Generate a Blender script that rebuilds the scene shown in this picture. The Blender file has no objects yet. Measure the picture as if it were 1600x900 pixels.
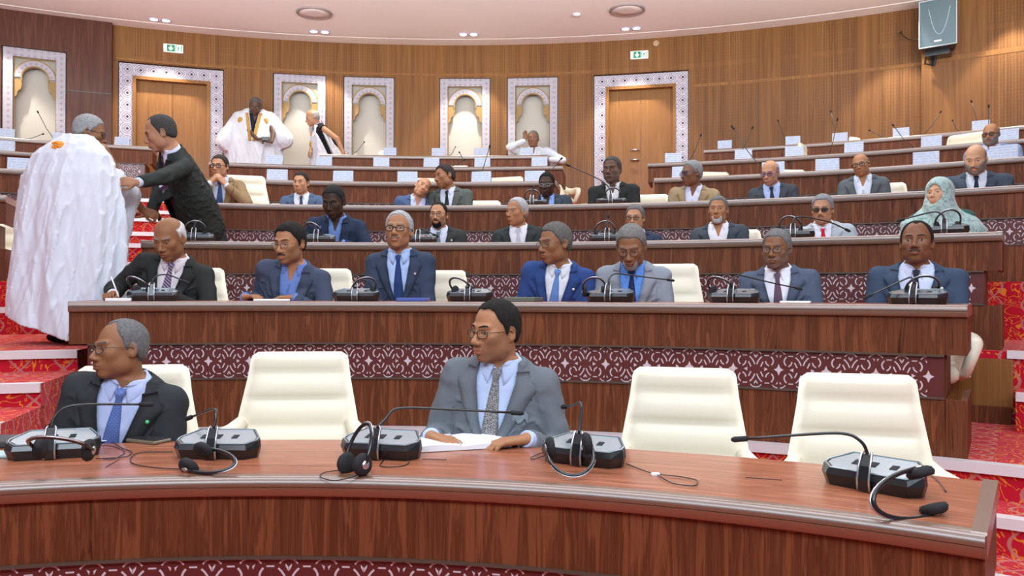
import bpy, math, random
import numpy as np
from mathutils import Matrix, Vector
rnd = random.Random(7)
sc = bpy.context.scene
COL = sc.collection
# ---------------------------------------------------------------- camera, world, lights, exposure
EYE = 1.33
FPX, PIT, ROLL = 1219.0, 0.0054, 0.0019
cam_d = bpy.data.cameras.new('camera'); cam = bpy.data.objects.new('camera', cam_d); COL.objects.link(cam)
cam_d.sensor_width = 36.0; cam_d.lens = 36.0 * FPX / 1600.0; cam_d.clip_start = 0.05; cam_d.clip_end = 100
_f = Vector((0, math.cos(PIT), math.sin(PIT))); _u = Vector((0, -math.sin(PIT), math.cos(PIT))); _x = Vector((1, 0, 0))
_r = _x * math.cos(ROLL) + _u * math.sin(ROLL); _v = _u * math.cos(ROLL) - _x * math.sin(ROLL)
M4 = Matrix.Identity(4)
for i in range(3):
    M4[i][0] = _r[i]; M4[i][1] = _v[i]; M4[i][2] = -_f[i]
M4.translation = (0, 0, EYE); cam.matrix_world = M4
sc.camera = cam
sc.view_settings.view_transform = 'Standard'; sc.view_settings.look = 'None'
sc.view_settings.gamma = 1.0; sc.view_settings.use_curve_mapping = False
sc.view_settings.exposure = 0.0
w = bpy.data.worlds.new('world'); sc.world = w; w.use_nodes = True
w.node_tree.nodes['Background'].inputs[0].default_value = (0.76, 0.88, 1.0, 1)
w.node_tree.nodes['Background'].inputs[1].default_value = 0.19

def area(name, loc, target, sx, sy, power, col=(1, 1, 1), spread=180):
    l = bpy.data.lights.new(name, 'AREA'); l.shape = 'RECTANGLE'; l.size = sx; l.size_y = sy; l.energy = power; l.color = col
    l.spread = math.radians(spread)
    o = bpy.data.objects.new(name, l); COL.objects.link(o); o.location = loc
    d = Vector(target) - Vector(loc); o.rotation_euler = d.to_track_quat('-Z', 'Y').to_euler(); return o
area('hall_light', (0.5, -2.4, 5.0), (-0.2, 5.2, 1.2), 8, 1.6, 570, (0.74, 0.88, 1.0))
area('hall_light', (-0.5, 2.4, 5.40), (-0.5, 2.6, 0), 9, 1.1, 270, (0.78, 0.90, 1.0))
area('hall_light', (-0.5, 7.2, 5.40), (-0.5, 7.4, 0), 12, 1.6, 190, (0.80, 0.92, 1.0))
area('ceiling_fill', (-0.6, 6.6, 4.2), (-0.6, 9.6, 6.6), 14, .8, 470, (0.90, 0.97, 1.0), 120)  # added fill without a fixture, unseen, aimed up to brighten the ceiling

# ---------------------------------------------------------------- the plan of the hall: concentric arcs
CX, CY = -1.01, -1.32
RAD = {2: 6.11, 3: 7.55, 4: 8.99, 5: 10.43, 6: 11.87, 7: 13.31}
TOP = {1: .747, 2: 1.27, 3: 1.727, 4: 2.185, 5: 2.621, 6: 3.029, 7: 3.431}
FLO = {k: v - .765 for k, v in TOP.items()}; FLO[1] = 0.0
WR, CEIL = 14.32, 5.449
C1 = (-.732, -.901); R1 = 3.351
def P(phi, r, z=0.0, c=(CX, CY)):
    a = math.radians(phi); return (c[0] + r * math.sin(a), c[1] + r * math.cos(a), z)
def sight(px, py):
    a, b = px - 800, 450 - py
    cr, sr = math.cos(ROLL), math.sin(ROLL); u = (cr * a - sr * b) / FPX; v = (sr * a + cr * b) / FPX
    c, s = math.cos(PIT), math.sin(PIT); return (u, c - s * v, s + c * v)
def at_r(px, r, py=450, c=(CX, CY)):
    d = sight(px, py); A = d[0]**2 + d[1]**2; B = -2 * (d[0] * c[0] + d[1] * c[1]); K = c[0]**2 + c[1]**2 - r * r
    t = (-B + math.sqrt(B * B - 4 * A * K)) / (2 * A); return (d[0] * t, d[1] * t, EYE + d[2] * t)
def phi_of(p, c=(CX, CY)): return math.degrees(math.atan2(p[0] - c[0], p[1] - c[1]))
def at_z(px, py, z):
    d = sight(px, py); t = (z - EYE) / d[2]; return (d[0] * t, d[1] * t, z)

# ---------------------------------------------------------------- materials
MATS = {}
def mat(name, col=(.8, .8, .8), rough=.5, metal=0., spec=.5, coat=0., emit=None, es=0., sheen=0., trans=0., alpha=1., attr=None, bump=0., bscale=200., sub=0., noise=0., nscale=6., ior=1.45):
    if name in MATS: return MATS[name]
    m = bpy.data.materials.new(name); m.use_nodes = True; nt = m.node_tree; b = nt.nodes['Principled BSDF']
    b.inputs['Base Color'].default_value = (*col, 1); b.inputs['Roughness'].default_value = rough; b.inputs['Metallic'].default_value = metal
    b.inputs['Specular IOR Level'].default_value = spec; b.inputs['Coat Weight'].default_value = coat; b.inputs['Coat Roughness'].default_value = .15
    b.inputs['Sheen Weight'].default_value = sheen; b.inputs['Transmission Weight'].default_value = trans; b.inputs['Alpha'].default_value = alpha
    b.inputs['IOR'].default_value = ior
    if sub: b.inputs['Subsurface Weight'].default_value = sub; b.inputs['Subsurface Radius'].default_value = (.02, .008, .004); b.inputs['Subsurface Scale'].default_value = .5
    if emit: b.inputs['Emission Color'].default_value = (*emit, 1); b.inputs['Emission Strength'].default_value = es
    src = None
    if attr:
        a = nt.nodes.new('ShaderNodeAttribute'); a.attribute_name = attr; src = a.outputs['Color']
    tc = nt.nodes.new('ShaderNodeTexCoord')
    if noise:
        n = nt.nodes.new('ShaderNodeTexNoise'); n.inputs['Scale'].default_value = nscale; n.inputs['Detail'].default_value = 4
        nt.links.new(tc.outputs['Object'], n.inputs['Vector'])
        mr = nt.nodes.new('ShaderNodeMapRange'); mr.inputs[3].default_value = 1 - noise; mr.inputs[4].default_value = 1 + noise
        nt.links.new(n.outputs['Fac'], mr.inputs[0])
        mx = nt.nodes.new('ShaderNodeVectorMath'); mx.operation = 'SCALE'
        if src: nt.links.new(src, mx.inputs[0])
        else: mx.inputs[0].default_value = col
        nt.links.new(mr.outputs[0], mx.inputs['Scale']); src = mx.outputs[0]
    if src: nt.links.new(src, b.inputs['Base Color'])
    if bump:
        n = nt.nodes.new('ShaderNodeTexNoise'); n.inputs['Scale'].default_value = bscale; n.inputs['Detail'].default_value = 3
        nt.links.new(tc.outputs['Object'], n.inputs['Vector']); bp = nt.nodes.new('ShaderNodeBump'); bp.inputs['Strength'].default_value = bump; bp.inputs['Distance'].default_value = .004
        nt.links.new(n.outputs['Fac'], bp.inputs['Height']); nt.links.new(bp.outputs[0], b.inputs['Normal'])
    MATS[name] = m; return m
class NG:
    """tiny node-graph helper"""
    def __init__(s, m): s.nt = m.node_tree; s.b = s.nt.nodes['Principled BSDF']
    def n(s, t, **kw):
        x = s.nt.nodes.new(t)
        for k, v in kw.items(): setattr(x, k, v)
        return x
    def l(s, a, b): s.nt.links.new(a, b)
    def math(s, op, a, b=None, c=None):
        x = s.n('ShaderNodeMath', operation=op)
        for i, v in enumerate((a, b, c)):
            if v is None: continue
            if isinstance(v, (int, float)): x.inputs[i].default_value = v
            else: s.l(v, x.inputs[i])
        return x.outputs[0]
    def uv(s):
        t = s.n('ShaderNodeUVMap'); x = s.n('ShaderNodeSeparateXYZ'); s.l(t.outputs[0], x.inputs[0]); return t.outputs[0], x.outputs[0], x.outputs[1]
    def noise(s, vec, scale, detail=3, rough=.5, dist=0.):
        x = s.n('ShaderNodeTexNoise'); x.inputs['Scale'].default_value = scale; x.inputs['Detail'].default_value = detail
        x.inputs['Roughness'].default_value = rough; x.inputs['Distortion'].default_value = dist; s.l(vec, x.inputs['Vector']); return x.outputs['Fac']
    def comb(s, x, y, z=0.):
        c = s.n('ShaderNodeCombineXYZ')
        for i, v in enumerate((x, y, z)):
            if isinstance(v, (int, float)): c.inputs[i].default_value = v
            else: s.l(v, c.inputs[i])
        return c.outputs[0]
    def ramp(s, f, stops):
        r = s.n('ShaderNodeValToRGB'); e = r.color_ramp.elements
        while len(e) < len(stops): e.new(.5)
        for el, (p, c) in zip(e, stops): el.position = p; el.color = (*c, 1)
        s.l(f, r.inputs[0]); return r.outputs[0]
    def mix(s, f, a, b):
        x = s.n('ShaderNodeMix', data_type='RGBA')
        for i, v in ((0, f), (6, a), (7, b)):
            if isinstance(v, (int, float)): x.inputs[i].default_value = v
            elif isinstance(v, tuple): x.inputs[i].default_value = (*v, 1)
            else: s.l(v, x.inputs[i])
        return x.outputs[2]
    def bump(s, h, st=.3, d=.003):
        x = s.n('ShaderNodeBump'); x.inputs['Strength'].default_value = st; x.inputs['Distance'].default_value = d
        s.l(h, x.inputs['Height']); s.l(x.outputs[0], s.b.inputs['Normal'])
def wood(name, dark, mid, light, su, sv, rough=.35, coat=.3):
    m = mat(name, rough=rough, coat=coat, spec=.2); g = NG(m); vec, u, v = g.uv()
    q = g.comb(g.math('MULTIPLY', u, su), g.math('MULTIPLY', v, sv))
    big = g.noise(g.comb(g.math('MULTIPLY', u, su * .12), g.math('MULTIPLY', v, sv * .35)), 1.0, 2)
    w1 = g.noise(q, 1.0, 5, .62, 1.2); fine = g.noise(g.comb(g.math('MULTIPLY', u, su * 6), g.math('MULTIPLY', v, sv * 1.2)), 1.0, 2)
    rings = g.math('MULTIPLY_ADD', g.math('SINE', g.math('MULTIPLY', w1, 34.0)), .5, .5)
    f = g.math('ADD', g.math('ADD', g.math('MULTIPLY', w1, .62), g.math('MULTIPLY', rings, .14)), g.math('ADD', g.math('MULTIPLY', fine, .22), g.math('MULTIPLY', big, .1)))
    c = g.ramp(f, [(.32, dark), (.50, mid), (.72, light)]); g.l(c, g.b.inputs['Base Color']); return m
WALNUT = wood('walnut veneer', (.030, .009, .004), (.122, .036, .014), (.22, .072, .029), 20, 1.3, .48, .0)
TOPW = wood('desktop veneer', (.15, .045, .022), (.34, .112, .055), (.50, .195, .105), 1.6, 38, .3, .3)
LIP = mat('edge banding', (.135, .056, .024), .36, coat=1.0, noise=.08, nscale=5); LIP.node_tree.nodes['Principled BSDF'].inputs['Coat IOR'].default_value = 2.05; LIP.node_tree.nodes['Principled BSDF'].inputs['Coat Roughness'].default_value = .36
DARKW = wood('dark wall veneer', (.036, .011, .007), (.082, .026, .015), (.12, .042, .024), 11, .5, .42, .1)
OAK = wood('light oak veneer', (.165, .066, .017), (.235, .098, .027), (.29, .132, .040), 22, .6, .45, .05)
def slatwall():
    m = mat('perforated light wood', rough=.5, coat=.04, spec=.25); g = NG(m); vec, u, v = g.uv()
    w1 = g.noise(g.comb(g.math('MULTIPLY', u, 14), g.math('MULTIPLY', v, .5)), 1.0, 4, .6, .6)
    base = g.ramp(w1, [(.3, (.135, .050, .012)), (.5, (.195, .079, .019)), (.72, (.25, .108, .029))])
    slot = g.math('LESS_THAN', g.math('FRACT', g.math('MULTIPLY', u, 1 / .038)), .34)
    grp = g.n('ShaderNodeTexVoronoi', voronoi_dimensions='1D', feature='F1'); grp.inputs['Scale'].default_value = 3.6; g.l(u, grp.inputs['W'])
    keep = g.math('GREATER_THAN', g.n('ShaderNodeSeparateColor').outputs[0], .3)
    sp = g.nt.nodes[-1] if False else None
    sepc = [n for n in g.nt.nodes if n.bl_idname == 'ShaderNodeSeparateColor'][0]; g.l(grp.outputs['Color'], sepc.inputs[0])
    dots = g.math('LESS_THAN', g.math('FRACT', g.math('MULTIPLY', v, 1 / .05)), .86)
    f = g.math('MULTIPLY', g.math('MULTIPLY', slot, keep), dots)
    # plain rails at the joint and round the panels' edges
    z0 = g.math('ABSOLUTE', g.math('SUBTRACT', v, 4.955 - 2.0)); rail = g.math('GREATER_THAN', z0, .035)
    f = g.math('MULTIPLY', g.math('MULTIPLY', f, rail), .42)
    c = g.mix(f, base, (.06, .022, .008)); g.l(c, g.b.inputs['Base Color']); return m
SLAT = slatwall()
def carpet():
    m = mat('red patterned carpet', rough=.95, spec=.1, sheen=.1); g = NG(m); vec, u, v = g.uv()
    nz = g.noise(vec, 3.0, 2)
    wob = g.math('MULTIPLY', g.math('SINE', g.math('MULTIPLY', v, 21.0)), .055)
    a = g.math('ABSOLUTE', g.math('SUBTRACT', g.math('FRACT', g.math('MULTIPLY', g.math('ADD', u, wob), 4.2)), .5))
    b = g.math('ABSOLUTE', g.math('SUBTRACT', g.math('FRACT', g.math('MULTIPLY', g.math('SUBTRACT', u, wob), 4.2)), .5))
    lat = g.math('LESS_THAN', g.math('MINIMUM', a, b), .035)
    nn = g.noise(vec, 6.5, 1, .5, 2.2)
    sw = g.math('LESS_THAN', g.math('ABSOLUTE', g.math('SUBTRACT', g.math('FRACT', g.math('MULTIPLY', nn, 5.0)), .5)), .085)
    base = g.mix(nz, (.42, .006, .020), (.55, .014, .034))
    c = g.mix(g.math('MULTIPLY', sw, .75), base, (.78, .27, .03)); c = g.mix(g.math('MULTIPLY', lat, .8), c, (.47, .19, .17))
    g.l(c, g.b.inputs['Base Color']); g.bump(g.noise(vec, 260, 2), .5, .004); return m
CARPET = carpet()
def lattice(name, period, bgc, ink, dark):
    m = mat(name, rough=.45); g = NG(m); vec, u, v = g.uv()
    fu = g.math('ABSOLUTE', g.math('SUBTRACT', g.math('FRACT', g.math('MULTIPLY', u, 1 / period)), .5))
    fv = g.math('ABSOLUTE', g.math('SUBTRACT', g.math('FRACT', g.math('MULTIPLY', v, 1 / period)), .5))
    s = g.math('ADD', fu, fv); dia = g.math('LESS_THAN', s, .13)
    ring = g.math('LESS_THAN', g.math('ABSOLUTE', g.math('SUBTRACT', s, .30)), .045)
    r2 = g.math('SQRT', g.math('ADD', g.math('MULTIPLY', fu, fu), g.math('MULTIPLY', fv, fv)))
    ring2 = g.math('LESS_THAN', g.math('ABSOLUTE', g.math('SUBTRACT', g.math('FRACT', g.math('MULTIPLY', r2, 6.2)), .5)), .17)
    c = g.mix(g.math('MAXIMUM', ring2, ring), bgc, ink); c = g.mix(dia, c, dark); g.l(c, g.b.inputs['Base Color']); return m
ORN = lattice('carved white lattice', .185, (.50, .47, .53), (.24, .19, .24), (.04, .015, .03))
ORNS = lattice('small carved white lattice', .085, (.48, .45, .50), (.23, .18, .22), (.10, .05, .07))
BAND = mat('maroon ornament panel', (.105, .018, .017), .4, coat=.2)
INLAY = mat('pale inlay', (.62, .52, .55), .45)
TRIM = mat('bronze trim', (.085, .060, .045), .4)
NOSE = mat('aluminium stair nosing', (.80, .74, .75), .35, metal=.25)
CREAM = mat('cream leather', (.84, .765, .60), .42, bump=.10, bscale=90)
CREAM2 = mat('cream leather seam', (.46, .40, .30), .6)
WHITE = mat('white ceiling paint', (.90, .845, .81), .8)
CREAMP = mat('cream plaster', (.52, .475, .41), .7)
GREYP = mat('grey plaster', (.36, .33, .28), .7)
GOLD = mat('gold painted trim', (.31, .18, .05), .5)
BLK = mat('black plastic', (.012, .012, .014), .32, coat=.4)
BLKM = mat('matt black foam', (.015, .015, .017), .8)
GLOSS = mat('glossy pale screen', (.22, .28, .31), .2, coat=1.0)
SILV = mat('brushed silver', (.62, .64, .68), .3, metal=.9)
PAPER = mat('white paper', (.86, .86, .89), .7)
def card_mat():
    m = mat('printed name card', (.80, .84, .92), .6); g = NG(m); vec, u, v = g.uv()
    row = g.math('LESS_THAN', g.math('FRACT', g.math('MULTIPLY', v, 5.0)), .4)
    wd = g.math('GREATER_THAN', g.noise(g.comb(g.math('MULTIPLY', u, 26), g.math('FLOOR', g.math('MULTIPLY', v, 5.0))), 1.0, 1), .47)
    c = g.mix(g.math('MULTIPLY', g.math('MULTIPLY', row, wd), .32), (.47, .53, .66), (.17, .19, .28)); g.l(c, g.b.inputs['Base Color']); return m
CARD = card_mat()

# ---------------------------------------------------------------- mesh helpers
def V3(a): return np.asarray(a, float).reshape(-1, 3)
class MB:
    def __init__(s): s.v = []; s.f = []; s.uv = []; s.n = 0; s.mi = []; s.cur = 0
    def add(s, v, f, uv=None, mi=None):
        v = V3(v); s.v.append(v); base = s.n; s.n += len(v)
        for k, q in enumerate(f):
            s.f.append([base + i for i in q]); s.mi.append(s.cur if mi is None else mi)
            s.uv.append([uv[i] for i in q] if uv is not None else [(0, 0)] * len(q))
    def xf(s, v, R=None, t=(0, 0, 0)):
        v = V3(v)
        if R is not None: v = v @ np.asarray(R).T
        return v + np.asarray(t)
    def box(s, c, d, R=None, bev=0.):
        x, y, z = [k / 2 for k in d]
        if bev <= 0:
            v = [(-x, -y, -z), (x, -y, -z), (x, y, -z), (-x, y, -z), (-x, -y, z), (x, -y, z), (x, y, z), (-x, y, z)]
            s.add(s.xf(v, R, c), [(0, 3, 2, 1), (4, 5, 6, 7), (0, 1, 5, 4), (1, 2, 6, 5), (2, 3, 7, 6), (3, 0, 4, 7)],
                  [(p[0] + p[1], p[2]) for p in v])
        else:
            b = min(bev, x * .9, y * .9, z * .9); s.prism([(-x + b, -y), (x - b, -y), (x, -y + b), (x, y - b), (x - b, y), (-x + b, y), (-x, y - b), (-x, -y + b)], -z, z, R, c, b)
    def prism(s, poly, z0, z1, R=None, t=(0, 0, 0), bev=0.):
        n = len(poly); P2 = np.array(poly, float); c = P2.mean(0); rings = []
        if bev > 0:
            k = 1 - bev / np.abs(P2 - c).max()
            rings = [(z0, k), (z0 + bev, 1), (z1 - bev, 1), (z1, k)]
        else: rings = [(z0, 1), (z1, 1)]
        v = []
        for z, k in rings:
            for p in P2: q = c + (p - c) * k; v.append((q[0], q[1], z))
        f = []
        for j in range(len(rings) - 1):
            for i in range(n): a = j * n + i; b = j * n + (i + 1) % n; f.append((a, b, b + n, a + n))
        f.append(tuple(range(n))[::-1]); f.append(tuple(range((len(rings) - 1) * n, len(rings) * n)))
        s.add(s.xf(v, R, t), f, [(p[0], p[2]) for p in v])
    def tube(s, pts, r, n=8, cap=True, flat=1.0):
        pts = V3(pts); m = len(pts); r = np.broadcast_to(np.asarray(r, float), (m,))
        T = np.gradient(pts, axis=0); T /= np.linalg.norm(T, axis=1)[:, None] + 1e-9
        up = np.array([0, 0, 1.]) if abs(T[0][2]) < .9 else np.array([0, 1., 0]); v = []
        N = np.cross(T[0], up); N /= np.linalg.norm(N)
        for i in range(m):
            N = N - T[i] * (N @ T[i]); N /= np.linalg.norm(N) + 1e-9; B = np.cross(T[i], N)
            for k in range(n):
                a = 2 * math.pi * k / n; v.append(pts[i] + r[i] * (math.cos(a) * N + flat * math.sin(a) * B))
        f = []
        for i in range(m - 1):
            for k in range(n): a = i * n + k; b = i * n + (k + 1) % n; f.append((a, b, b + n, a + n))
        if cap: f.append(tuple(range(n))[::-1]); f.append(tuple(range((m - 1) * n, m * n)))
        s.add(v, f)
    def lathe(s, prof, n=20, R=None, t=(0, 0, 0)):
        v = [];
        for (r, z) in prof:
            for k in range(n): a = 2 * math.pi * k / n; v.append((r * math.cos(a), r * math.sin(a), z))
        f = []
        for i in range(len(prof) - 1):
            for k in range(n): a = i * n + k; b = i * n + (k + 1) % n; f.append((a, b, b + n, a + n))
        f.append(tuple(range(n))[::-1]); f.append(tuple(range((len(prof) - 1) * n, len(prof) * n)))
        s.add(s.xf(v, R, t), f)
    def ball(s, c, r, n=12, R=None):
        r = np.broadcast_to(np.asarray(r, float), (3,)); v = []; f = []
        for i in range(n // 2 + 1):
            th = math.pi * i / (n // 2)
            for k in range(n): a = 2 * math.pi * k / n; v.append((r[0] * math.sin(th) * math.cos(a), r[1] * math.sin(th) * math.sin(a), r[2] * math.cos(th)))
        for i in range(n // 2):
            for k in range(n): a = i * n + k; b = i * n + (k + 1) % n; f.append((a, a + n, b + n, b))
        s.add(s.xf(v, R, c), f)
    def sweep(s, prof, p0, p1, c=(CX, CY), step=1.0, caps=True, flip=False):
        """closed (r,z) outline swept along an arc of the plan; uv in metres"""
        n = max(2, int(abs(p1 - p0) / step) + 1); m = len(prof); v = []; uv = []
        per = [0.]
        for i in range(m): a = prof[i]; b = prof[(i + 1) % m]; per.append(per[-1] + math.hypot(a[0] - b[0], a[1] - b[1]))
        ph = np.linspace(p0, p1, n)
        for i in range(m + 1):
            r, z = prof[i % m]
            for q in ph: v.append(P(q, r, z, c)); uv.append((math.radians(q) * prof[0][0], per[i]))
        f = [(i * n + k, i * n + k + 1, (i + 1) * n + k + 1, (i + 1) * n + k) for i in range(m) for k in range(n - 1)]
        s.add(v, f, uv)
        if caps:
            for k, q in ((0, p0), (1, p1)):
                vv = [P(q, r, z, c) for r, z in prof]; fc = tuple(range(m)); s.add(vv, [fc if k == 0 else fc[::-1]], [(r, z) for r, z in prof])
    def patch(s, p0, p1, z0, z1, r, c=(CX, CY), step=1.0):
        n = max(2, int(abs(p1 - p0) / step) + 2); v = []; uv = []
        for z in (z0, z1):
            for q in np.linspace(p0, p1, n): v.append(P(q, r, z, c)); uv.append((math.radians(q) * WR, z - 2.0))
        s.add(v, [(k, k + 1, k + 1 + n, k + n) for k in range(n - 1)], uv)
    def build(s, name, mats, parent=None, smooth=False, world=False, kind=None, fixn=False, auto=None):
        v = np.concatenate(s.v) if s.v else np.zeros((0, 3))
        if world and parent is not None:
            q = parent; off = np.zeros(3)
            while q is not None: off += np.array(q.location); q = q.parent
            v = v - off
        me = bpy.data.meshes.new(name); me.from_pydata(v.tolist(), [], s.f)
        ul = me.uv_layers.new(name='UVMap'); ul.data.foreach_set('uv', np.array([c for q in s.uv for c in q], np.float32).ravel())
        for m in (mats if isinstance(mats, (list, tuple)) else [mats]): me.materials.append(m)
        if any(s.mi): me.polygons.foreach_set('material_index', s.mi)
        if smooth: me.shade_smooth()
        if fixn:
            import bmesh
            bm = bmesh.new(); bm.from_mesh(me); bmesh.ops.recalc_face_normals(bm, faces=bm.faces); bm.to_mesh(me); bm.free()
        if auto: me.set_sharp_from_angle(angle=math.radians(auto))
        o = bpy.data.objects.new(name, me); COL.objects.link(o)
        if parent is not None: o.parent = parent
        if kind: o['kind'] = kind
        return o
def empty(name, loc=(0, 0, 0), rz=0., label=None, cat=None, group=None):
    o = bpy.data.objects.new(name, None); o.empty_display_size = .1; COL.objects.link(o); o.location = loc; o.rotation_euler = (0, 0, rz)
    return tag(o, label, cat, group)
def tag(o, label=None, cat=None, group=None):
    if label: o['label'] = label
    if cat: o['category'] = cat
    if group: o['group'] = group
    return o
def copy_tree(o, parent=None):
    c = o.copy(); COL.objects.link(c); c.parent = parent
    for ch in [x for x in o.children]: copy_tree(ch, c)
    return c
def Rz(a): c, s = math.cos(a), math.sin(a); return np.array([[c, -s, 0], [s, c, 0], [0, 0, 1.]])
def Rx(a): c, s = math.cos(a), math.sin(a); return np.array([[1, 0, 0], [0, c, -s], [0, s, c]])
def Ry(a): c, s = math.cos(a), math.sin(a); return np.array([[c, 0, s], [0, 1, 0], [-s, 0, c]])
# ---------------------------------------------------------------- the room
def st(mb, name, m, **k):
    o = mb.build(name, m, **k); o['kind'] = 'structure'; return o
# ceiling with its shadow gap near the wall
m = MB(); n = 60; v = []; f = []
rr = [0.0, 6, 10, 13.98, 13.98, 14.02, 14.02, 14.6]; zz = [CEIL, CEIL, CEIL, CEIL, CEIL + .02, CEIL + .02, CEIL, CEIL]
for r, z in zip(rr, zz):
    for q in np.linspace(-75, 75, n): v.append(P(q, r, z))
for i in range(len(rr) - 1):
    for k in range(n - 1): f.append((i * n + k, i * n + k + 1, (i + 1) * n + k + 1, (i + 1) * n + k))
v += [(-16, CY + 1, CEIL), (16, CY + 1, CEIL), (16, -6, CEIL), (-16, -6, CEIL)]; f.append((len(v) - 4, len(v) - 3, len(v) - 2, len(v) - 1))
m.add(v, f); st(m, 'ceiling', WHITE)
# back walls with openings
def wall(name, m_, r, p0, p1, z0, z1, holes, deep=.10):
    mb = MB(); ps = sorted({p0, p1} | {h[0] for h in holes} | {h[1] for h in holes}); zs = sorted({z0, z1} | {h[2] for h in holes} | {h[3] for h in holes})
    for i in range(len(ps) - 1):
        for j in range(len(zs) - 1):
            pc, zc = (ps[i] + ps[i + 1]) / 2, (zs[j] + zs[j + 1]) / 2
            if any(h[0] < pc < h[1] and h[2] < zc < h[3] for h in holes): continue
            mb.patch(ps[i], ps[i + 1], zs[j], zs[j + 1], r)
    for a, b, c, d in holes:
        for q in (a, b):
            mb.add([P(q, r, c), P(q, r, d), P(q, r + deep, d), P(q, r + deep, c)], [(0, 1, 2, 3)], [(0, c), (0, d), (deep, d), (deep, c)])
        mb.add([P(a, r, d), P(b, r, d), P(b, r + deep, d), P(a, r + deep, d)], [(0, 1, 2, 3)], [(0, 0), (1, 0), (1, .1), (0, .1)])
    for q in (p0, p1): mb.add([P(q, r, z0), P(q, r, z1), P(q, r + .3, z1), P(q, r + .3, z0)], [(0, 1, 2, 3)], [(0, 0), (0, 3), (.3, 3), (.3, 0)])
    return st(mb, name, m_)
ZB = FLO[7]
DOORS = [(-20.85, -14.70), (9.42, 15.53)]
NICH = [(-11.66, -8.28), (-7.17, -3.82), (-.84, 2.57), (3.68, 7.08)]
wall('wall_back', SLAT, WR, -21.2, 28.85, ZB - .4, CEIL, [(a, b, ZB, 4.90) for a, b in DOORS] + [(a, b, ZB + .10, 4.90) for a, b in NICH], .14)
wall('wall_right', SLAT, WR - .17, 28.85, 62, ZB - .4, CEIL, [])
wall('wall_left', DARKW, WR - .12, -62, -21.15, ZB - .4, CEIL, [(-26.92, -23.6, ZB + .10, 4.915)], .14)
# joint battens
m = MB(); r = WR - .004
m.sweep([(r, 4.94), (r, 4.97), (WR + .01, 4.97), (WR + .01, 4.94)], -14.6, 9.3)
st(m, 'trim_1', OAK)
m = MB(); r = WR - .174; m.sweep([(r, 4.58), (r, 4.65), (r + .01, 4.65), (r + .01, 4.58)], 28.9, 45); st(m, 'trim_2', OAK)
m = MB(); r = WR - .004; m.sweep([(r, 4.61), (r, 4.66), (r + .01, 4.66), (r + .01, 4.61)], 15.7, 28.8); st(m, 'trim_3', OAK)
m = MB(); r = WR - .124; m.sweep([(r, 4.345), (r, 4.355), (r + .01, 4.355), (r + .01, 4.345)], -23.5, -21.2); st(m, 'trim_4', BLK)
m = MB(); m.sweep([(WR - .02, 4.915), (WR - .02, 4.955), (WR + .02, 4.955), (WR + .02, 4.915)], -21, -14.55); st(m, 'trim_5', OAK)
# doors (structure): ornate border, jamb, two leaves and a handle
def arcbox(mb, a, b, z0, z1, r0, r1, flip=False):
    mb.sweep([(r0, z0), (r0, z1), (r1, z1), (r1, z0)], a, b, step=.8)
for k, (a, b) in enumerate(DOORS):
    w_ = 16.5 / 16. * .72
    mb = MB(); r0 = WR + .02
    def frame(mb, a, b, z1, t, tz, r0, r1):
        arcbox(mb, a, a + t, ZB, z1, r0, r1); arcbox(mb, b - t, b, ZB, z1, r0, r1); arcbox(mb, a + t, b - t, z1 - tz, z1, r0, r1)
    frame(mb, a + .05, b - .05, 4.885, .76, .185, WR + .02, WR + .13); o = st(mb, 'door_%d' % (k + 1), ORN)
    mb = MB(); frame(mb, a + .81, b - .81, 4.70, .20, .05, WR + .0, WR + .16); mb.build('door_frame', OAK, o)
    mid = (a + b) / 2
    for s0, s1 in ((a + 1.0, mid - .01), (mid + .01, b - 1.0)):
        mb = MB(); arcbox(mb, s0, s1, ZB, 4.65, WR + .12, WR + .17); mb.build('door_leaf', OAK, o)
    mb = MB()
    for hz in (3.50, 3.66):
        p = P(mid - .14, WR + .115, hz); q = P(mid - .14, WR + .06, hz); e = P(mid - .65, WR + .06, hz)
        mb.tube([p, q, e], .014, 8)
    mb.build('door_handle', SILV, o, smooth=True)
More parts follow.
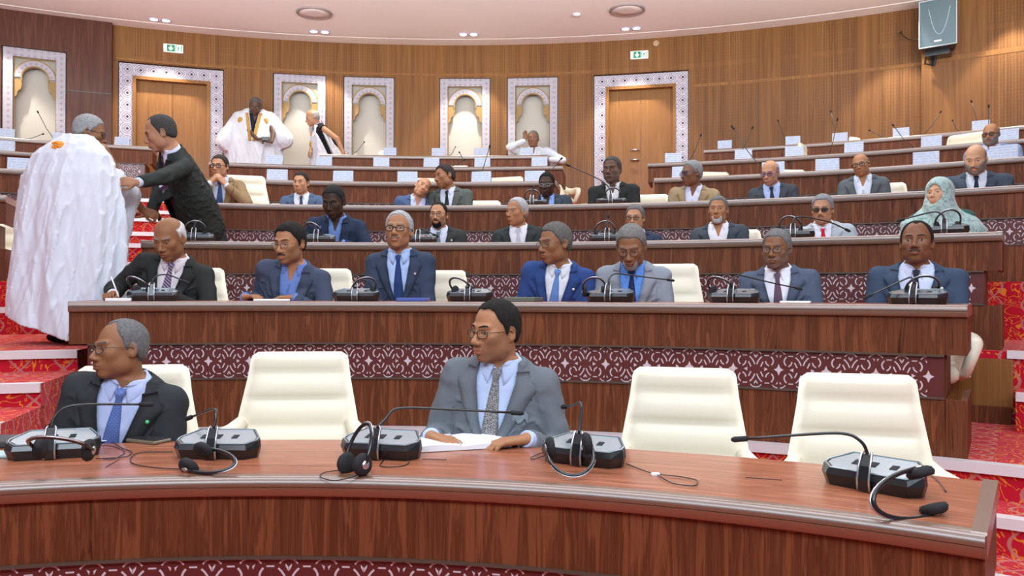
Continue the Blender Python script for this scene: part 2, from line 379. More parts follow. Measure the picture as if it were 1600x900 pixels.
# niches
def niche(a, b, R, z1, label):
    c = (a + b) / 2; e = empty('arched_niche', P(c, R, ZB + .12), label=label, cat='niche')
    w2 = math.radians((b - a) / 2) * R; th = -math.radians(c)
    # local frame: x across, y into the wall, z up from the sill
    H = z1 - ZB - .12; e.rotation_euler = (0, 0, th)
    iw = w2 - .135; it = H - .125
    mb = MB()
    for x0, x1, q0, q1 in ((-w2 + .012, -iw, 0, H), (iw, w2 - .012, 0, H), (-iw, iw, it, H)):
        mb.box(((x0 + x1) / 2, .07, (q0 + q1) / 2), (x1 - x0, .10, q1 - q0))
    mb.uv = [[(mb_v[0], mb_v[1]) for mb_v in q] for q in mb.uv]; mb.build('ornament_border', ORNS, e)
    # arch outline: horseshoe top on stepped corbels
    R_o, R_i = iw * .93, iw * .60; zc = it - .035 - R_o
    def outline(k=1.0):
        pts = []
        for t in np.linspace(0, math.pi, 17): pts.append((R_i * math.cos(t) * k, zc + R_i * math.sin(t) * k))
        return pts
    op = [(iw * .975, 0), (iw * .975, zc - .30), (iw * .84, zc - .27), (iw * .80, zc - .20), (iw * .66, zc - .17), (iw * .60, zc - .10)] + outline() + [(-iw * .60, zc - .10), (-iw * .66, zc - .17), (-iw * .80, zc - .20), (-iw * .84, zc - .27), (-iw * .975, zc - .30), (-iw * .975, 0)]
    # screen around the opening: join outline to the outer rectangle
    outer = []
    for (x, z) in op:
        if z > zc - .05:
            k = min(iw / max(abs(x), 1e-6), (it - zc) / max(z - zc, 1e-6)); outer.append((x * k, zc + max(z - zc, -.05) * k if z > zc else z))
        else: outer.append((math.copysign(iw, x), z))
    outer = [(max(-iw, min(iw, x)), min(z, it)) for x, z in outer]
    # corners of the rectangle
    mb = MB(); n = len(op)
    for y0 in (.09,):
        v = [(x, y0, z) for x, z in op] + [(x, y0, z) for x, z in outer]; mb.add(v, [(i, i + 1, n + i + 1, n + i) for i in range(n - 1)])
        v = [(x, y0, z) for x, z in op] + [(x, y0 + .05, z) for x, z in op]; mb.add(v, [(i, i + 1, n + i + 1, n + i) for i in range(n - 1)])
        for s_ in (-1, 1): mb.add([(s_ * iw, y0, it), (s_ * iw * .6, y0 + .0005, it), (s_ * iw, y0 + .0005, zc + iw * .75)], [(0, 1, 2)])
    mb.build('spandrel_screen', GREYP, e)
    # corbels in gold
    mb = MB()
    for s_ in (-1, 1):
        pl = [(s_ * iw, zc - .02), (s_ * R_i, zc - .02), (s_ * R_i, zc - .10), (s_ * iw * .66, zc - .17), (s_ * iw * .80, zc - .20), (s_ * iw * .84, zc - .27), (s_ * iw * .975, zc - .30), (s_ * iw * .975, 0), (s_ * iw, 0)]
        mb.add([(x, .082, z) for x, z in pl], [tuple(range(9))])
    mb.build('corbel', GOLD, e)
    def ring(mb, r0, r1, y, t0=0., t1=math.pi, sc_=1.0):
        ts = np.linspace(t0, t1, 25); v = []; uv = []
        for r_ in (r0, r1):
            for t in ts: v.append((r_ * math.cos(t), y, zc + r_ * math.sin(t))); uv.append((t * R_o, r_ * 1.0))
        k = len(ts); v += [(x, y + .02, z) for x, _, z in v]; uv += uv
        f = [(i, i + 1, k + i + 1, k + i) for i in range(k - 1)] + [(i, i + 1, 2 * k + i + 1, 2 * k + i) for i in range(k - 1)] + [(k + i, k + i + 1, 3 * k + i + 1, 3 * k + i) for i in range(k - 1)]
        mb.add(v, f, uv)
    mb = MB(); ring(mb, R_i + .02, R_o, .066); mb.build('arch_band', ORNS, e)
    mb = MB(); ring(mb, R_o, R_o + .016, .064); ring(mb, R_i, R_i + .02, .064, -.25, math.pi + .25)
    for x0, x1, q0, q1 in ((-iw - .008, -iw + .012, 0, it), (iw - .012, iw + .008, 0, it), (-iw, iw, it - .012, it + .008)): mb.box(((x0 + x1) / 2, .075, (q0 + q1) / 2), (x1 - x0, .02, q1 - q0))
    mb.build('gold_trim', GOLD, e)
    mb = MB(); mb.box((0, .26, H / 2), (2 * w2, .02, H))
    mb.box((-iw, .17, H / 2), (.01, .16, H)); mb.box((iw, .17, H / 2), (.01, .16, H))
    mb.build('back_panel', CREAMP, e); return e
for (a, b), lb in zip(NICH, ('arched white niche in the wood wall behind the two robed men', 'arched niche with plain cream back, just right of the leaning robed man', 'arched niche with a bright glow of light in its back, middle of the wall', 'arched niche above the man who raises his hand in the back row')):
    niche(a, b, WR, 4.895, lb)
niche(-26.92, -23.6, WR - .12, 4.91, 'arched niche set in the dark wood wall at far left')
# ceiling fixtures
def fixture(p, label, grp=None):
    e = empty('twin_downlight', (p[0], p[1], CEIL), -math.radians(phi_of(p)), label, 'ceiling light')
    for s_ in (-1, 1):
        mb = MB(); mb.lathe([(.052, 0), (.075, 0), (.075, -.008), (.066, -.014), (.052, -.006)], 20, t=(s_ * .085, 0, 0)); mb.build('lamp_ring', mat('violet white ring', (.55, .52, .85), .3), e, smooth=True)
        mb = MB(); mb.lathe([(.054, -.004), (.054, -.007)], 20, t=(s_ * .085, 0, 0)); mb.build('lamp_lens', mat('lit lamp', emit=(.93, .95, 1), es=14.), e)
    l = bpy.data.lights.new('downlight', 'SPOT'); l.energy = 215; l.spot_size = math.radians(74); l.spot_blend = .35; l.shadow_soft_size = .05; l.color = (1.0, .95, .86)
    o = bpy.data.objects.new('downlight', l); COL.objects.link(o); o.parent = e; o.location = (0, 0, -.03); o.rotation_euler = (math.radians(6), 0, 0)
    return e
DL = [(250, 31, 'twin round downlight in the ceiling above the left door'), (499, 49.5, 'twin round downlight in the ceiling near the left ring'), (732, 53.5, 'twin round downlight in the middle of the ceiling edge'), (986, 44.5, 'twin round downlight in the ceiling above the right exit sign')]
for x, y, lb in DL: fixture(at_z(x, y, CEIL), lb)
for q in (27.6, 33.4, -27): 
    l = bpy.data.lights.new('downlight', 'SPOT'); l.energy = 215; l.spot_size = math.radians(74); l.spot_blend = .35; l.shadow_soft_size = .05; l.color = (1.0, .95, .86)
    o = bpy.data.objects.new('downlight', l); COL.objects.link(o); o.location = P(q, 13.75, CEIL - .03)
for x, y, lb in ((491, 20, 'round white ceiling speaker ring at left'), (980, 15.5, 'round ceiling speaker ring with dark rim at right')):
    p = at_z(x, y, CEIL); e = empty('ceiling_speaker', (p[0], p[1], CEIL), 0, lb, 'ceiling speaker')
    mb = MB(); mb.lathe([(.22, .0), (.262, 0), (.258, -.018), (.232, -.02), (.225, -.004)], 32); mb.build('rim', mat('ring rim', (.30, .25, .24), .4), e, smooth=True)
    mb = MB(); mb.lathe([(.225, -.004), (.225, -.012), (.10, -.016)], 32); mb.build('cover', mat('ring cover', (.72, .63, .59), .7), e, smooth=True)
p = at_z(901, 22, CEIL); mb = MB(); mb.lathe([(.06, 0), (.06, -.012), (.045, -.03), (.02, -.035)], 20)
o = mb.build('smoke_detector', mat('detector white', (.8, .72, .72), .5), smooth=True); o.location = (p[0], p[1], CEIL); tag(o, 'small round smoke detector on the ceiling left of the dark-rimmed ring', 'smoke detector')
# exit signs
GRN = mat('exit green', (.012, .19, .085), .4, emit=(.012, .3, .13), es=.25); SGW = mat('sign white', (.85, .9, .86), .4, emit=(.9, 1, .92), es=.25)
for x, y, lb in ((271, 76, 'green and white exit sign above the left double door'), (999, 86, 'green and white exit sign above the right double door')):
    p = at_r(x, WR - .02, y); e = empty('exit_sign', p, -math.radians(phi_of(p)), lb, 'exit sign')
    mb = MB(); mb.box((0, 0, 0), (.285, .04, .125), bev=.004); mb.build('housing', SGW, e)
    mb = MB(); mb.box((-.035, -.022, 0), (.115, .006, .104)); mb.build('green_panel', GRN, e); mb = MB(); mb.box((.123, -.022, 0), (.012, .006, .104)); mb.build('green_panel', GRN, e)
    mb = MB(); y_ = -.027
    mb.add([(-.047, y_, .036), (-.023, y_, .036), (-.023, y_, -.002), (-.003, y_, .012), (-.003, y_, -.012), (-.035, y_, -.042), (-.067, y_, -.012), (-.067, y_, .012), (-.047, y_, -.002)], [(0, 1, 2, 5, 8), (2, 3, 4, 5), (5, 6, 7, 8)]); mb.build('arrow', SGW, e)
    mb = MB(); y_ = -.026
    mb.add([(.032, y_, .048), (.06, y_, .048), (.06, y_, .04), (.04, y_, .04), (.04, y_, -.048), (.032, y_, -.048)], [(0, 1, 2, 3), (0, 3, 4, 5)])
    for q in ([(.072, .034), (.080, .034), (.080, .024), (.072, .024)], [(.064, .02), (.084, .02), (.080, -.008), (.068, -.008)], [(.080, .02), (.098, .006), (.094, 0), (.078, .012)], [(.066, .018), (.052, .004), (.056, 0), (.068, .010)], [(.069, -.008), (.077, -.008), (.066, -.045), (.056, -.045)], [(.074, -.006), (.081, -.008), (.097, -.028), (.090, -.034)]):
        mb.add([(a_, y_, b_) for a_, b_ in q], [(0, 1, 2, 3)])
    mb.build('running_figure', GRN, e)
# wall sensor
p = at_r(1025, WR - .01, 68); mb = MB(); mb.lathe([(.05, 0), (.05, .01), (.036, .016), (.03, .01), (.012, .02)], 20, R=Rx(math.pi / 2)); o = mb.build('wall_sensor', mat('sensor tan', (.42, .27, .17), .5), smooth=True); o.location = p; o.rotation_euler = (0, 0, -math.radians(phi_of(p))); tag(o, 'small round sensor on the wood wall right of the right exit sign', 'sensor')
# loudspeaker on the right wall step
p = at_r(1468, WR - .42, 40); e = empty('wall_loudspeaker', p, -math.radians(phi_of(p)) - .12, 'dark grey loudspeaker mounted high on the right wall', 'loudspeaker')
W2, HH = .235, .33
mb = MB(); mb.prism([(-W2, -.14), (W2, -.14), (W2 * .72, .16), (-W2 * .72, .16)], -HH, HH, None, (0, 0, 0), .02); mb.build('cabinet', mat('speaker cabinet', (.02, .022, .03), .4), e)
mb = MB(); mb.box((0, -.147, 0), (W2 * 1.9, .02, HH * 1.93), bev=.008)
mb.build('grille', mat('speaker grille', (.115, .165, .185), .38, metal=.4, bump=.3, bscale=400), e)
mb = MB()
for a0, a1 in (((-W2 + .01, -HH + .01), (W2 - .01, -HH + .01)), ((-W2 + .01, HH - .01), (W2 - .01, HH - .01)), ((-W2 + .01, -HH + .01), (-W2 + .01, HH - .01)), ((W2 - .01, -HH + .01), (W2 - .01, HH - .01))): mb.tube([(a0[0], -.158, a0[1]), (a1[0], -.158, a1[1])], .008, 6)
mb.tube([(.02 + .13 * math.copysign(abs(t)**.8, t), -.159, -.16 + .36 * abs(t)**1.7) for t in np.linspace(-1, 1, 17)], .004, 5)
mb.build('grille_frame', mat('pale frame', (.45, .52, .55), .3), e)
mb = MB(); mb.box((0, -.16, -.25), (.09, .004, .022)); mb.build('maker_plate', SILV, e)
mb = MB(); mb.box((-.03, .12, -.36), (.30, .22, .07)); mb.box((-.10, .22, -.42), (.06, .08, .12), Ry(.3)); mb.tube([(-.18, .1, -.36), (-.20, .13, -.46), (-.12, .12, -.50), (-.1, .15, -.4)], .014, 6); mb.build('bracket', BLK, e)
mb = MB(); mb.tube([(-.19, .10, -.10), (-.30, .12, -.11), (-.42, .16, -.07), (-.50, .22, .02), (-.53, .26, .08)], .007, 6); mb.ball((-.53, .25, .08), .018); mb.build('cable', BLK, e, smooth=True)

# ---------------------------------------------------------------- tiers, steps, risers
A0, A1 = -60, 62
m = MB(); m.add([(-16, -6, 0), (16, -6, 0), (16, 9, 0), (-16, 9, 0)], [(0, 1, 2, 3)], [(-16, -6), (16, -6), (16, 9), (-16, 9)]); st(m, 'floor', CARPET)
FR = {k: RAD[k] - .04 for k in RAD}; FR[8] = WR + .35
def slab(p0, p1, r0, r1, z0, z1, name='floor'):
    mb = MB(); n = max(2, int((p1 - p0) / 1.5) + 2); ph = np.linspace(p0, p1, n)
    v = [P(q, r, z) for r, z in ((r0, z0), (r0, z1), (r1, z1)) for q in ph]
    uv = [(math.radians(q) * r0, s_) for s_ in (0, z1 - z0, z1 - z0 + r1 - r0) for q in ph]
    mb.add(v, [(i * n + k, i * n + k + 1, (i + 1) * n + k + 1, (i + 1) * n + k) for i in (0, 1) for k in range(n - 1)], uv)
    for q in (p0, p1): mb.add([P(q, r0, z0), P(q, r0, z1), P(q, r1, z1), P(q, r1, z0)], [(0, 1, 2, 3)], [(0, 0), (0, z1 - z0), (r1 - r0, z1 - z0), (r1 - r0, 0)])
    return st(mb, name, CARPET)
NT = [5]
def nosing(p0, p1, r0, z1):
    mb = MB(); mb.sweep([(r0 - .02, z1 - .045), (r0 - .02, z1 + .004), (r0 + .05, z1 + .004), (r0 + .05, z1 - .045)], p0, p1, step=1.5); NT[0] += 1; return st(mb, 'trim_%d' % NT[0], NOSE)
slab(-15.3, A1, FR[2], FR[3], 0, FLO[2]); nosing(-15.3, A1, FR[2], FLO[2])
slab(-15.3, A1, FR[3], FR[4], FLO[2] - .1, FLO[3]); nosing(33.5, A1, FR[3], FLO[3])
for k in (4, 5, 6, 7): slab(A0, A1, FR[k], FR[k + 1], FLO[k - 1] - .1, FLO[k])
# left aisle: shallow, deep steps
for (z0, z1, r0, r1) in ((0, .505, 4.0, 5.2), (.3, .718, 5.1, 5.75), (.6, .838, 5.68, 6.42), (.7, .962, 6.40, FR[4])):
    slab(A0, -15.3, r0, r1, z0, z1); nosing(A0, -15.3, r0, z1)
# steps between tiers in the aisles
for k in (4, 5, 6, 7):
    h = FLO[k] - FLO[k - 1]
    slab(-22.8, -12.0 if k < 6 else -14.5, FR[k] - .34, FR[k], FLO[k - 1], FLO[k - 1] + h / 2); nosing(-22.8, -12.0, FR[k] - .34, FLO[k - 1] + h / 2); nosing(-22.8, -12.0, FR[k], FLO[k])
    if k > 4: slab(8.9, 14.0, FR[k] - .34, FR[k], FLO[k - 1], FLO[k - 1] + h / 2); nosing(8.9, 14., FR[k] - .34, FLO[k - 1] + h / 2); nosing(8.9, 14., FR[k], FLO[k])
slab(33.9, A1, FR[3] - .34, FR[3], FLO[2], FLO[2] + .23); nosing(33.9, A1, FR[3] - .34, FLO[2] + .23)
for j, (rr_, z1) in enumerate(((FR[2] - .33, .337), (FR[2] - .66, .168))): slab(32.9, A1, rr_, FR[2], 0, z1); nosing(32.9, A1, rr_, z1)
# wooden facing of the third tier's riser at its right end, with a dark skirting
m = MB(); m.sweep([(FR[3] - .05, FLO[2] + .10), (FR[3] - .05, FLO[3] - .05), (FR[3] + .0, FLO[3] - .05), (FR[3], FLO[2] + .10)], 28, 33.75); st(m, 'trim_40', OAK)
m = MB(); m.sweep([(FR[3] - .06, FLO[2]), (FR[3] - .06, FLO[2] + .11), (FR[3] + .0, FLO[2] + .11), (FR[3], FLO[2])], 28, 33.7); st(m, 'trim_41', WALNUT)

# ---------------------------------------------------------------- curved desks
def arcp(x0, z0, x1, z1, x2, z2, n=5):
    return [((1 - t)**2 * x0 + 2 * t * (1 - t) * x1 + t * t * x2, (1 - t)**2 * z0 + 2 * t * (1 - t) * z1 + t * t * z2) for t in np.linspace(0, 1, n)]
CELL = []   # one repeat of the ornament in mm, centred on the heart column; (kind, points, width)
for s_ in (-1, 1):
    for t_ in (-1, 1):
        q = lambda L: [(s_ * a / 2.5, t_ * b / 2.5) for a, b in L]
        CELL += [(q(arcp(0, 250, 45, 250, 72, 212)), 5.5), (q(arcp(82, 175, 30, 130, 14, 66)), 6.5), (q([(96, 102), (64, 34)]), 6.5), (q([(114, 190), (176, 190)]), 5.5),
                 (q(arcp(130, 112, 135, 65, 176, 48)), 6.5), (q(arcp(200, 177, 258, 118, 206, 62, 6)), 7), (q(arcp(216, 212, 245, 248, 282, 252)), 5.5)]
        CELL += [(q([(2, 150), (24, 188), (26, 212), (2, 186)]), 0), (q([(262, 205), (288, 192), (282, 162)]), 0)]
    CELL.append(([(s_ * a / 2.5, b / 2.5) for a, b in ((112, 26), (158, 0), (112, -26))], 0))
STAR = [(300 + a * k, b * l) for (a, b) in ((65, 0), (22, 24), (0, 80), (-22, 24), (-65, 0), (-22, -24), (0, -80), (22, -24)) for k, l in ((1, 1),)]
CELL.append(([(a / 2.5, b / 2.5) for a, b in STAR], 0))
def inlay(mb, r, zc, p0, p1, c, sc_=1.0):
    W = .24; tot = math.radians(p1 - p0) * r; n = max(1, round(tot / W)); W = tot / n; kx = W / .24
    for i in range(n):
        u0 = (i + .5) * W - W * .25
        for pts, wd in CELL:
            pts = np.array(pts) * .001 * sc_; pts[:, 0] *= kx / sc_
            if wd:
                T = np.gradient(pts, axis=0); T /= np.linalg.norm(T, axis=1)[:, None] + 1e-12; N = np.stack([-T[:, 1], T[:, 0]], 1) * wd * .0005
                poly = [(a, b) for a, b in zip(pts - N, pts + N)]; vv = []
                for a, b in poly: vv += [a, b]
                fs = [(2 * k, 2 * k + 1, 2 * k + 3, 2 * k + 2) for k in range(len(poly) - 1)]
            else: vv = list(pts); fs = [tuple(range(len(pts)))]
            out = []
            for a, b in vv:
                u = u0 + a; u = min(max(u, 0.004), tot - .004); out.append(P(p0 + math.degrees(u / r), r, zc + b, c))
            mb.add(out, fs)
def desk(R, zt, p0, p1, label, c=(CX, CY), floor=None, ends=(1, 1), deep=.60, fine=1.0):
    mid = (p0 + p1) / 2; zf = zt - .765 if floor is None else floor
    e = empty('curved_desk', P(mid, R + .3, zf, c), 0, label, 'desk'); d = lambda m_: math.degrees(m_ / R)
    def part(name, prof, m_, a=p0, b=p1, **k):
        mb = MB(); mb.sweep([(R + x, zt + z) for x, z in prof], a, b, c, step=fine); return mb.build(name, m_, e, world=True, fixn=True, **k)
    part('worktop', [(.048, -.03), (.048, 0), (deep - .03, 0), (deep, -.008), (deep, -.03)], TOPW)
    rnd_ = [(.024 - .024 * math.sin(t), -.024 + .024 * math.cos(t)) for t in np.linspace(0, math.pi / 2, 9)]
    o = part('edge_lip', [(.05, -.002), (.05, .0005)] + rnd_ + [(.0, -.0295), (.003, -.031), (.0, -.0325), (.0, -.052), (.004, -.059), (.012, -.062), (.042, -.062)], LIP, smooth=True, auto=35)
    part('front_panel', [(.022, -.252), (.022, -.062), (.05, -.062), (.05, -.252)], WALNUT)
    i0 = p0 + d(.10) * ends[0]; i1 = p1 - d(.10) * ends[1]
    part('bronze_strip', [(.016, -.262), (.016, -.252), (.05, -.252), (.05, -.262)], TRIM, i0, i1)
    bo = part('ornament_band', [(.034, -.467), (.034, -.262), (.06, -.262), (.06, -.467)], BAND, i0, i1)
    mb = MB(); inlay(mb, R + .0325, zt - .3645, i0 + d(.01), i1 - d(.01), c); mb.build('ornament_inlay', INLAY, bo, world=True)
    part('bronze_strip', [(.014, -.476), (.014, -.467), (.05, -.467), (.05, -.476)], TRIM, i0, i1)
    part('base_panel', [(.022, zf - zt), (.022, -.476), (.05, -.476), (.05, zf - zt)], WALNUT)
    for s_, use in ((0, ends[0]), (1, ends[1])):
        if not use: continue
        a, b = (p0, p0 + d(.03)) if s_ == 0 else (p1 - d(.03), p1)
        mb = MB()
        for prof in ([(.05, -.252), (.05, -.031), (deep - .02, -.031), (deep - .02, -.252)], [(.05, zf - zt), (.05, -.476), (deep - .02, -.476), (deep - .02, zf - zt)]):
            mb.sweep([(R + x, zt + z) for x, z in prof], a, b, c)
        lp = MB(); lp.sweep([(R + .012, zt - .060), (R + .012, zt - .004), (R + .020, zt + .0015), (R + deep, zt + .0015), (R + deep, zt - .060)], a if s_ else a - d(.004), b + d(.004) if s_ else b, c); lp.build('end_lip', LIP, e, world=True, fixn=True)
        sh = d(.09) * (1 if s_ == 0 else -1)
        mb.sweep([(R + .06, zt - .478), (R + .06, zt - .250), (R + deep - .06, zt - .250), (R + deep - .06, zt - .478)], a + sh, b + sh, c)
        mb.build('end_panel', WALNUT, e, world=True, fixn=True)
    return e
DK = {}
pe = at_z(1538, 841, TOP[1]); PE1 = phi_of(pe, C1)
DK[1] = desk(R1, TOP[1], -62, PE1, 'long curved red wood desk across the front, row nearest the camera', C1, 0.0, (0, 1), .66, .6)
DK[2] = desk(RAD[2], TOP[2], -15.14, 32.2, 'curved walnut desk of the second row, behind the four cream chairs', ends=(1, 1))
DK[3] = desk(RAD[3], TOP[3], -14.15, 33.3, 'curved walnut desk of the third row, where the woman in the scarf sits')
DK[4] = desk(RAD[4], TOP[4], -14.3, 40, 'curved walnut desk of the fourth row, with the two leaning men', ends=(1, 0))
desk(RAD[5], TOP[5], -12.6, 8.34, 'curved walnut desk of the fifth row, left of the centre aisle')
desk(RAD[5], TOP[5], 14.48, 44, 'curved walnut desk of the fifth row, right of the centre aisle', ends=(1, 0))
desk(RAD[6], TOP[6], -14.4, 8.15, 'curved walnut desk of the sixth row, left of the centre aisle')
desk(RAD[6], TOP[6], 13.58, 44, 'curved walnut desk of the sixth row, right of the centre aisle', ends=(1, 0))
desk(RAD[7], TOP[7], -8.3, 6.67, 'curved walnut desk of the top row in front of the middle niches')
desk(RAD[7], TOP[7], 16.69, 44, 'curved walnut desk of the top row at right, below the loudspeaker', ends=(1, 0))
desk(RAD[7], TOP[7], -45, -18.45, 'curved walnut desk of the top row at left, behind the handshake', ends=(0, 1))
for k, nm in ((6, 'sixth'), (5, 'fifth'), (4, 'fourth')): desk(RAD[k], TOP[k], -45, -22.98 - .2 * (k - 4), 'curved walnut desk of the %s row at far left, behind the white robe' % nm, ends=(0, 1))
# ---------------------------------------------------------------- surfaces from distance functions
F4 = np.float32
def smin(a, b, k): h = np.clip(.5 + .5 * (b - a) / k, 0, 1); return b + (a - b) * h - k * h * (1 - h)
def smax(a, b, k): return -smin(-a, -b, k)
def ell(p, c, r):
    q = p - np.asarray(c, F4); r = np.asarray(r, F4); k0 = np.linalg.norm(q / r, axis=1); k1 = np.linalg.norm(q / (r * r), axis=1) + 1e-6; return k0 * (k0 - 1) / k1
def cap(p, a, b, ra, rb=None):
    a = np.asarray(a, F4); b = np.asarray(b, F4); rb = ra if rb is None else rb; ab = b - a; q = p - a
    t = np.clip(q @ ab / (ab @ ab + 1e-9), 0, 1); return np.linalg.norm(q - t[:, None] * ab, axis=1) - (ra + (rb - ra) * t)
def surf(f, lo, hi, h, B=4):
    lo = np.array(lo, float); hi = np.array(hi, float); nb = np.ceil((hi - lo) / (h * B)).astype(int) + 1; n = nb * B
    g = np.stack(np.meshgrid(*[np.arange(k) for k in nb], indexing='ij'), -1).reshape(-1, 3)
    d = f((lo + (g * B + B / 2) * h).astype(F4)); act = g[np.abs(d) < B * h * .5 * 1.74 * 1.25 + h + .006]
    if len(act) == 0: return np.zeros((0, 3)), []
    mask = np.zeros(n + 1, bool); r = np.arange(B + 1); off = np.stack(np.meshgrid(r, r, r, indexing='ij'), -1).reshape(-1, 3)
    q = (act[:, None] * B + off[None]).reshape(-1, 3); mask[q[:, 0], q[:, 1], q[:, 2]] = True
    idx = np.argwhere(mask); V = np.ones(n + 1, F4)
    vals = np.concatenate([f((lo + idx[i:i + 200000] * h).astype(F4)) for i in range(0, len(idx), 200000)])
    V[mask] = vals
    off = off[(off < B).all(1)]; c = (act[:, None] * B + off[None]).reshape(-1, 3)
    cor = np.array([(i, j, k) for i in (0, 1) for j in (0, 1) for k in (0, 1)])
    cv = np.stack([V[c[:, 0] + a, c[:, 1] + b, c[:, 2] + e] for a, b, e in cor], 1); neg = cv < 0
    ok = neg.any(1) & ~neg.all(1); c = c[ok]; cv = cv[ok]; neg = neg[ok]
    acc = np.zeros((len(c), 3)); cnt = np.zeros(len(c))
    for a in range(8):
        for b in range(a + 1, 8):
            if np.abs(cor[a] - cor[b]).sum() != 1: continue
            x = neg[:, a] != neg[:, b]; t = cv[:, a] / (cv[:, a] - cv[:, b] + 1e-12)
            pt = cor[a] + t[:, None] * (cor[b] - cor[a]); acc[x] += pt[x]; cnt[x] += 1
    verts = lo + (c + acc / cnt[:, None]) * h
    I = -np.ones(n + 1, np.int32); I[c[:, 0], c[:, 1], c[:, 2]] = np.arange(len(c)); faces = []
    for ax in range(3):
        o = np.zeros(3, int); o[ax] = 1; u = np.zeros(3, int); u[(ax + 1) % 3] = 1; w_ = np.zeros(3, int); w_[(ax + 2) % 3] = 1
        s0 = V[c[:, 0], c[:, 1], c[:, 2]] < 0; e = c + o; s1 = V[e[:, 0], e[:, 1], e[:, 2]] < 0
        k = c[(s0 != s1) & (c > 0).all(1)]; sg = s0[(s0 != s1) & (c > 0).all(1)]
        L = [I[tuple(x.T)] for x in (k, k - u, k - u - w_, k - w_)]; Q = np.stack(L, 1); g2 = (Q >= 0).all(1); Q = Q[g2]; sg = sg[g2]
        Q[~sg] = Q[~sg][:, ::-1]; faces.append(Q)
    return verts, np.concatenate(faces)
def mesh_obj(name, verts, faces, m, parent=None, col=None, smooth=True):
    me = bpy.data.meshes.new(name); nv = len(verts); nf = len(faces)
    me.vertices.add(nv); me.vertices.foreach_set('co', np.asarray(verts, np.float32).ravel())
    if nf:
        faces = np.asarray(faces, np.int32); me.loops.add(nf * 4); me.loops.foreach_set('vertex_index', faces.ravel())
        me.polygons.add(nf); me.polygons.foreach_set('loop_start', np.arange(nf, dtype=np.int32) * 4); me.polygons.foreach_set('use_smooth', np.full(nf, smooth))
    me.update(calc_edges=True); me.validate()
    if col is not None:
        a = me.color_attributes.new('Col', 'FLOAT_COLOR', 'POINT'); c4 = np.ones((nv, 4), np.float32); c4[:, :3] = col; a.data.foreach_set('color', c4.ravel())
    me.materials.append(m); o = bpy.data.objects.new(name, me); COL.objects.link(o)
    if parent is not None: o.parent = parent
    return o
def grid_obj(name, Pt, m, parent, thick=None, smooth=True):
    """Pt[i][j] points of a sheet; thick: back-side offsets"""
    Pt = np.asarray(Pt, float); a, b = Pt.shape[:2]; v = Pt.reshape(-1, 3); f = [(i * b + j, i * b + j + 1, (i + 1) * b + j + 1, (i + 1) * b + j) for i in range(a - 1) for j in range(b - 1)]
    if thick is not None:
        n = len(v); v = np.concatenate([v, v + np.asarray(thick)]); f += [tuple(n + k for k in q[::-1]) for q in f]
        for i in range(a - 1):
            for j in (0, b - 1): p, q = i * b + j, (i + 1) * b + j; f.append((p, q, n + q, n + p))
        for j in range(b - 1):
            for i in (0, a - 1): p, q = i * b + j, i * b + j + 1; f.append((p, q, n + q, n + p))
    return mesh_obj(name, v, f, m, parent, smooth=smooth)
def hit(f, x, z, y0=-.6, n=46, R=None, back=.25):
    """march along +y from the front until the surface; x, z arrays in the frame of f"""
    x = np.asarray(x, F4).ravel(); z = np.asarray(z, F4).ravel(); y = np.full_like(x, y0)
    for _ in range(n): d = f(np.stack([x, y, z], 1)); y = y + np.clip(d, -.02, .2) * .85; y = np.minimum(y, back)
    return y
def wob(p, s, seed=0.):
    x, y, z = p[:, 0] * s, p[:, 1] * s, p[:, 2] * s
    return (np.sin(x * 1.7 + y * 2.3 + seed) * np.sin(z * 1.9 - x * 1.1 + seed * 1.7) + .6 * np.sin(y * 3.9 - z * 3.1 + seed * 2.1) * np.sin(x * 4.3 + seed)) * .6

# ---------------------------------------------------------------- people
def head_sdf(q, k):
    """q: points in head space (metres, unit head), k: shape numbers"""
    ax = np.abs(q[:, 0]); m_ = q.copy(); m_[:, 0] = ax
    d = ell(q, (0, .017, .035), (.0775, .098, .087))
    d = smin(d, ell(q, (0, -.018, -.032), (.0655 * k['jaw'], .071, .086)), .03)
    d = smin(d, ell(m_, (.042 * k['jaw'], -.008, -.068), (.026, .036, .032)), .03)
    d = smin(d, ell(m_, (.040, -.057, -.020), (.026 * k['fat'], .025, .024)), .025)
    d = smin(d, ell(q, (0, -.064, -.103), (.027, .022, .018)), .025)
    d = smin(d, ell(q, (0, -.071, -.066), (.034, .026, .026)), .02)
    d = smin(d, cap(m_, (.008, -.083, .021), (.045, -.072, .024), .0105, .008), .014)
    d = smax(d, -ell(m_, (.032, -.101, .001), (.019, .018, .014)), .014)
    d = smin(d, cap(q, (0, -.086, .008), (0, -.103 - .004 * k['nose'], -.031), .0075, .0118), .010)
    d = smin(d, ell(q, (0, -.105 - .004 * k['nose'], -.036), (.0135, .013, .0105)), .008)
    d = smin(d, ell(m_, (.0145, -.098, -.041), (.0095, .012, .0085)), .008)
    d = smin(d, ell(q, (0, -.0955, -.0665), (.024, .0095, .0062)), .005)
    d = smin(d, ell(q, (0, -.0945, -.0785), (.0205, .0105, .0072)), .005)
    d = smax(d, -cap(m_, (0, -.106, -.0725), (.025, -.094, -.0725), .0022), .003)
    e = m_.copy(); e -= np.asarray((.079, .017, -.006), F4); ca, sa = math.cos(.45), math.sin(.45)
    ex = e[:, 0] * ca - e[:, 1] * sa; ey = e[:, 0] * sa + e[:, 1] * ca; e[:, 0] = ex; e[:, 1] = ey
    ear = ell(e, (0, 0, 0), (.0085, .0205, .034)); ear = smax(ear, -ell(e, (.0085, -.002, .004), (.006, .012, .020)), .004)
    return smin(d, ear, .008)
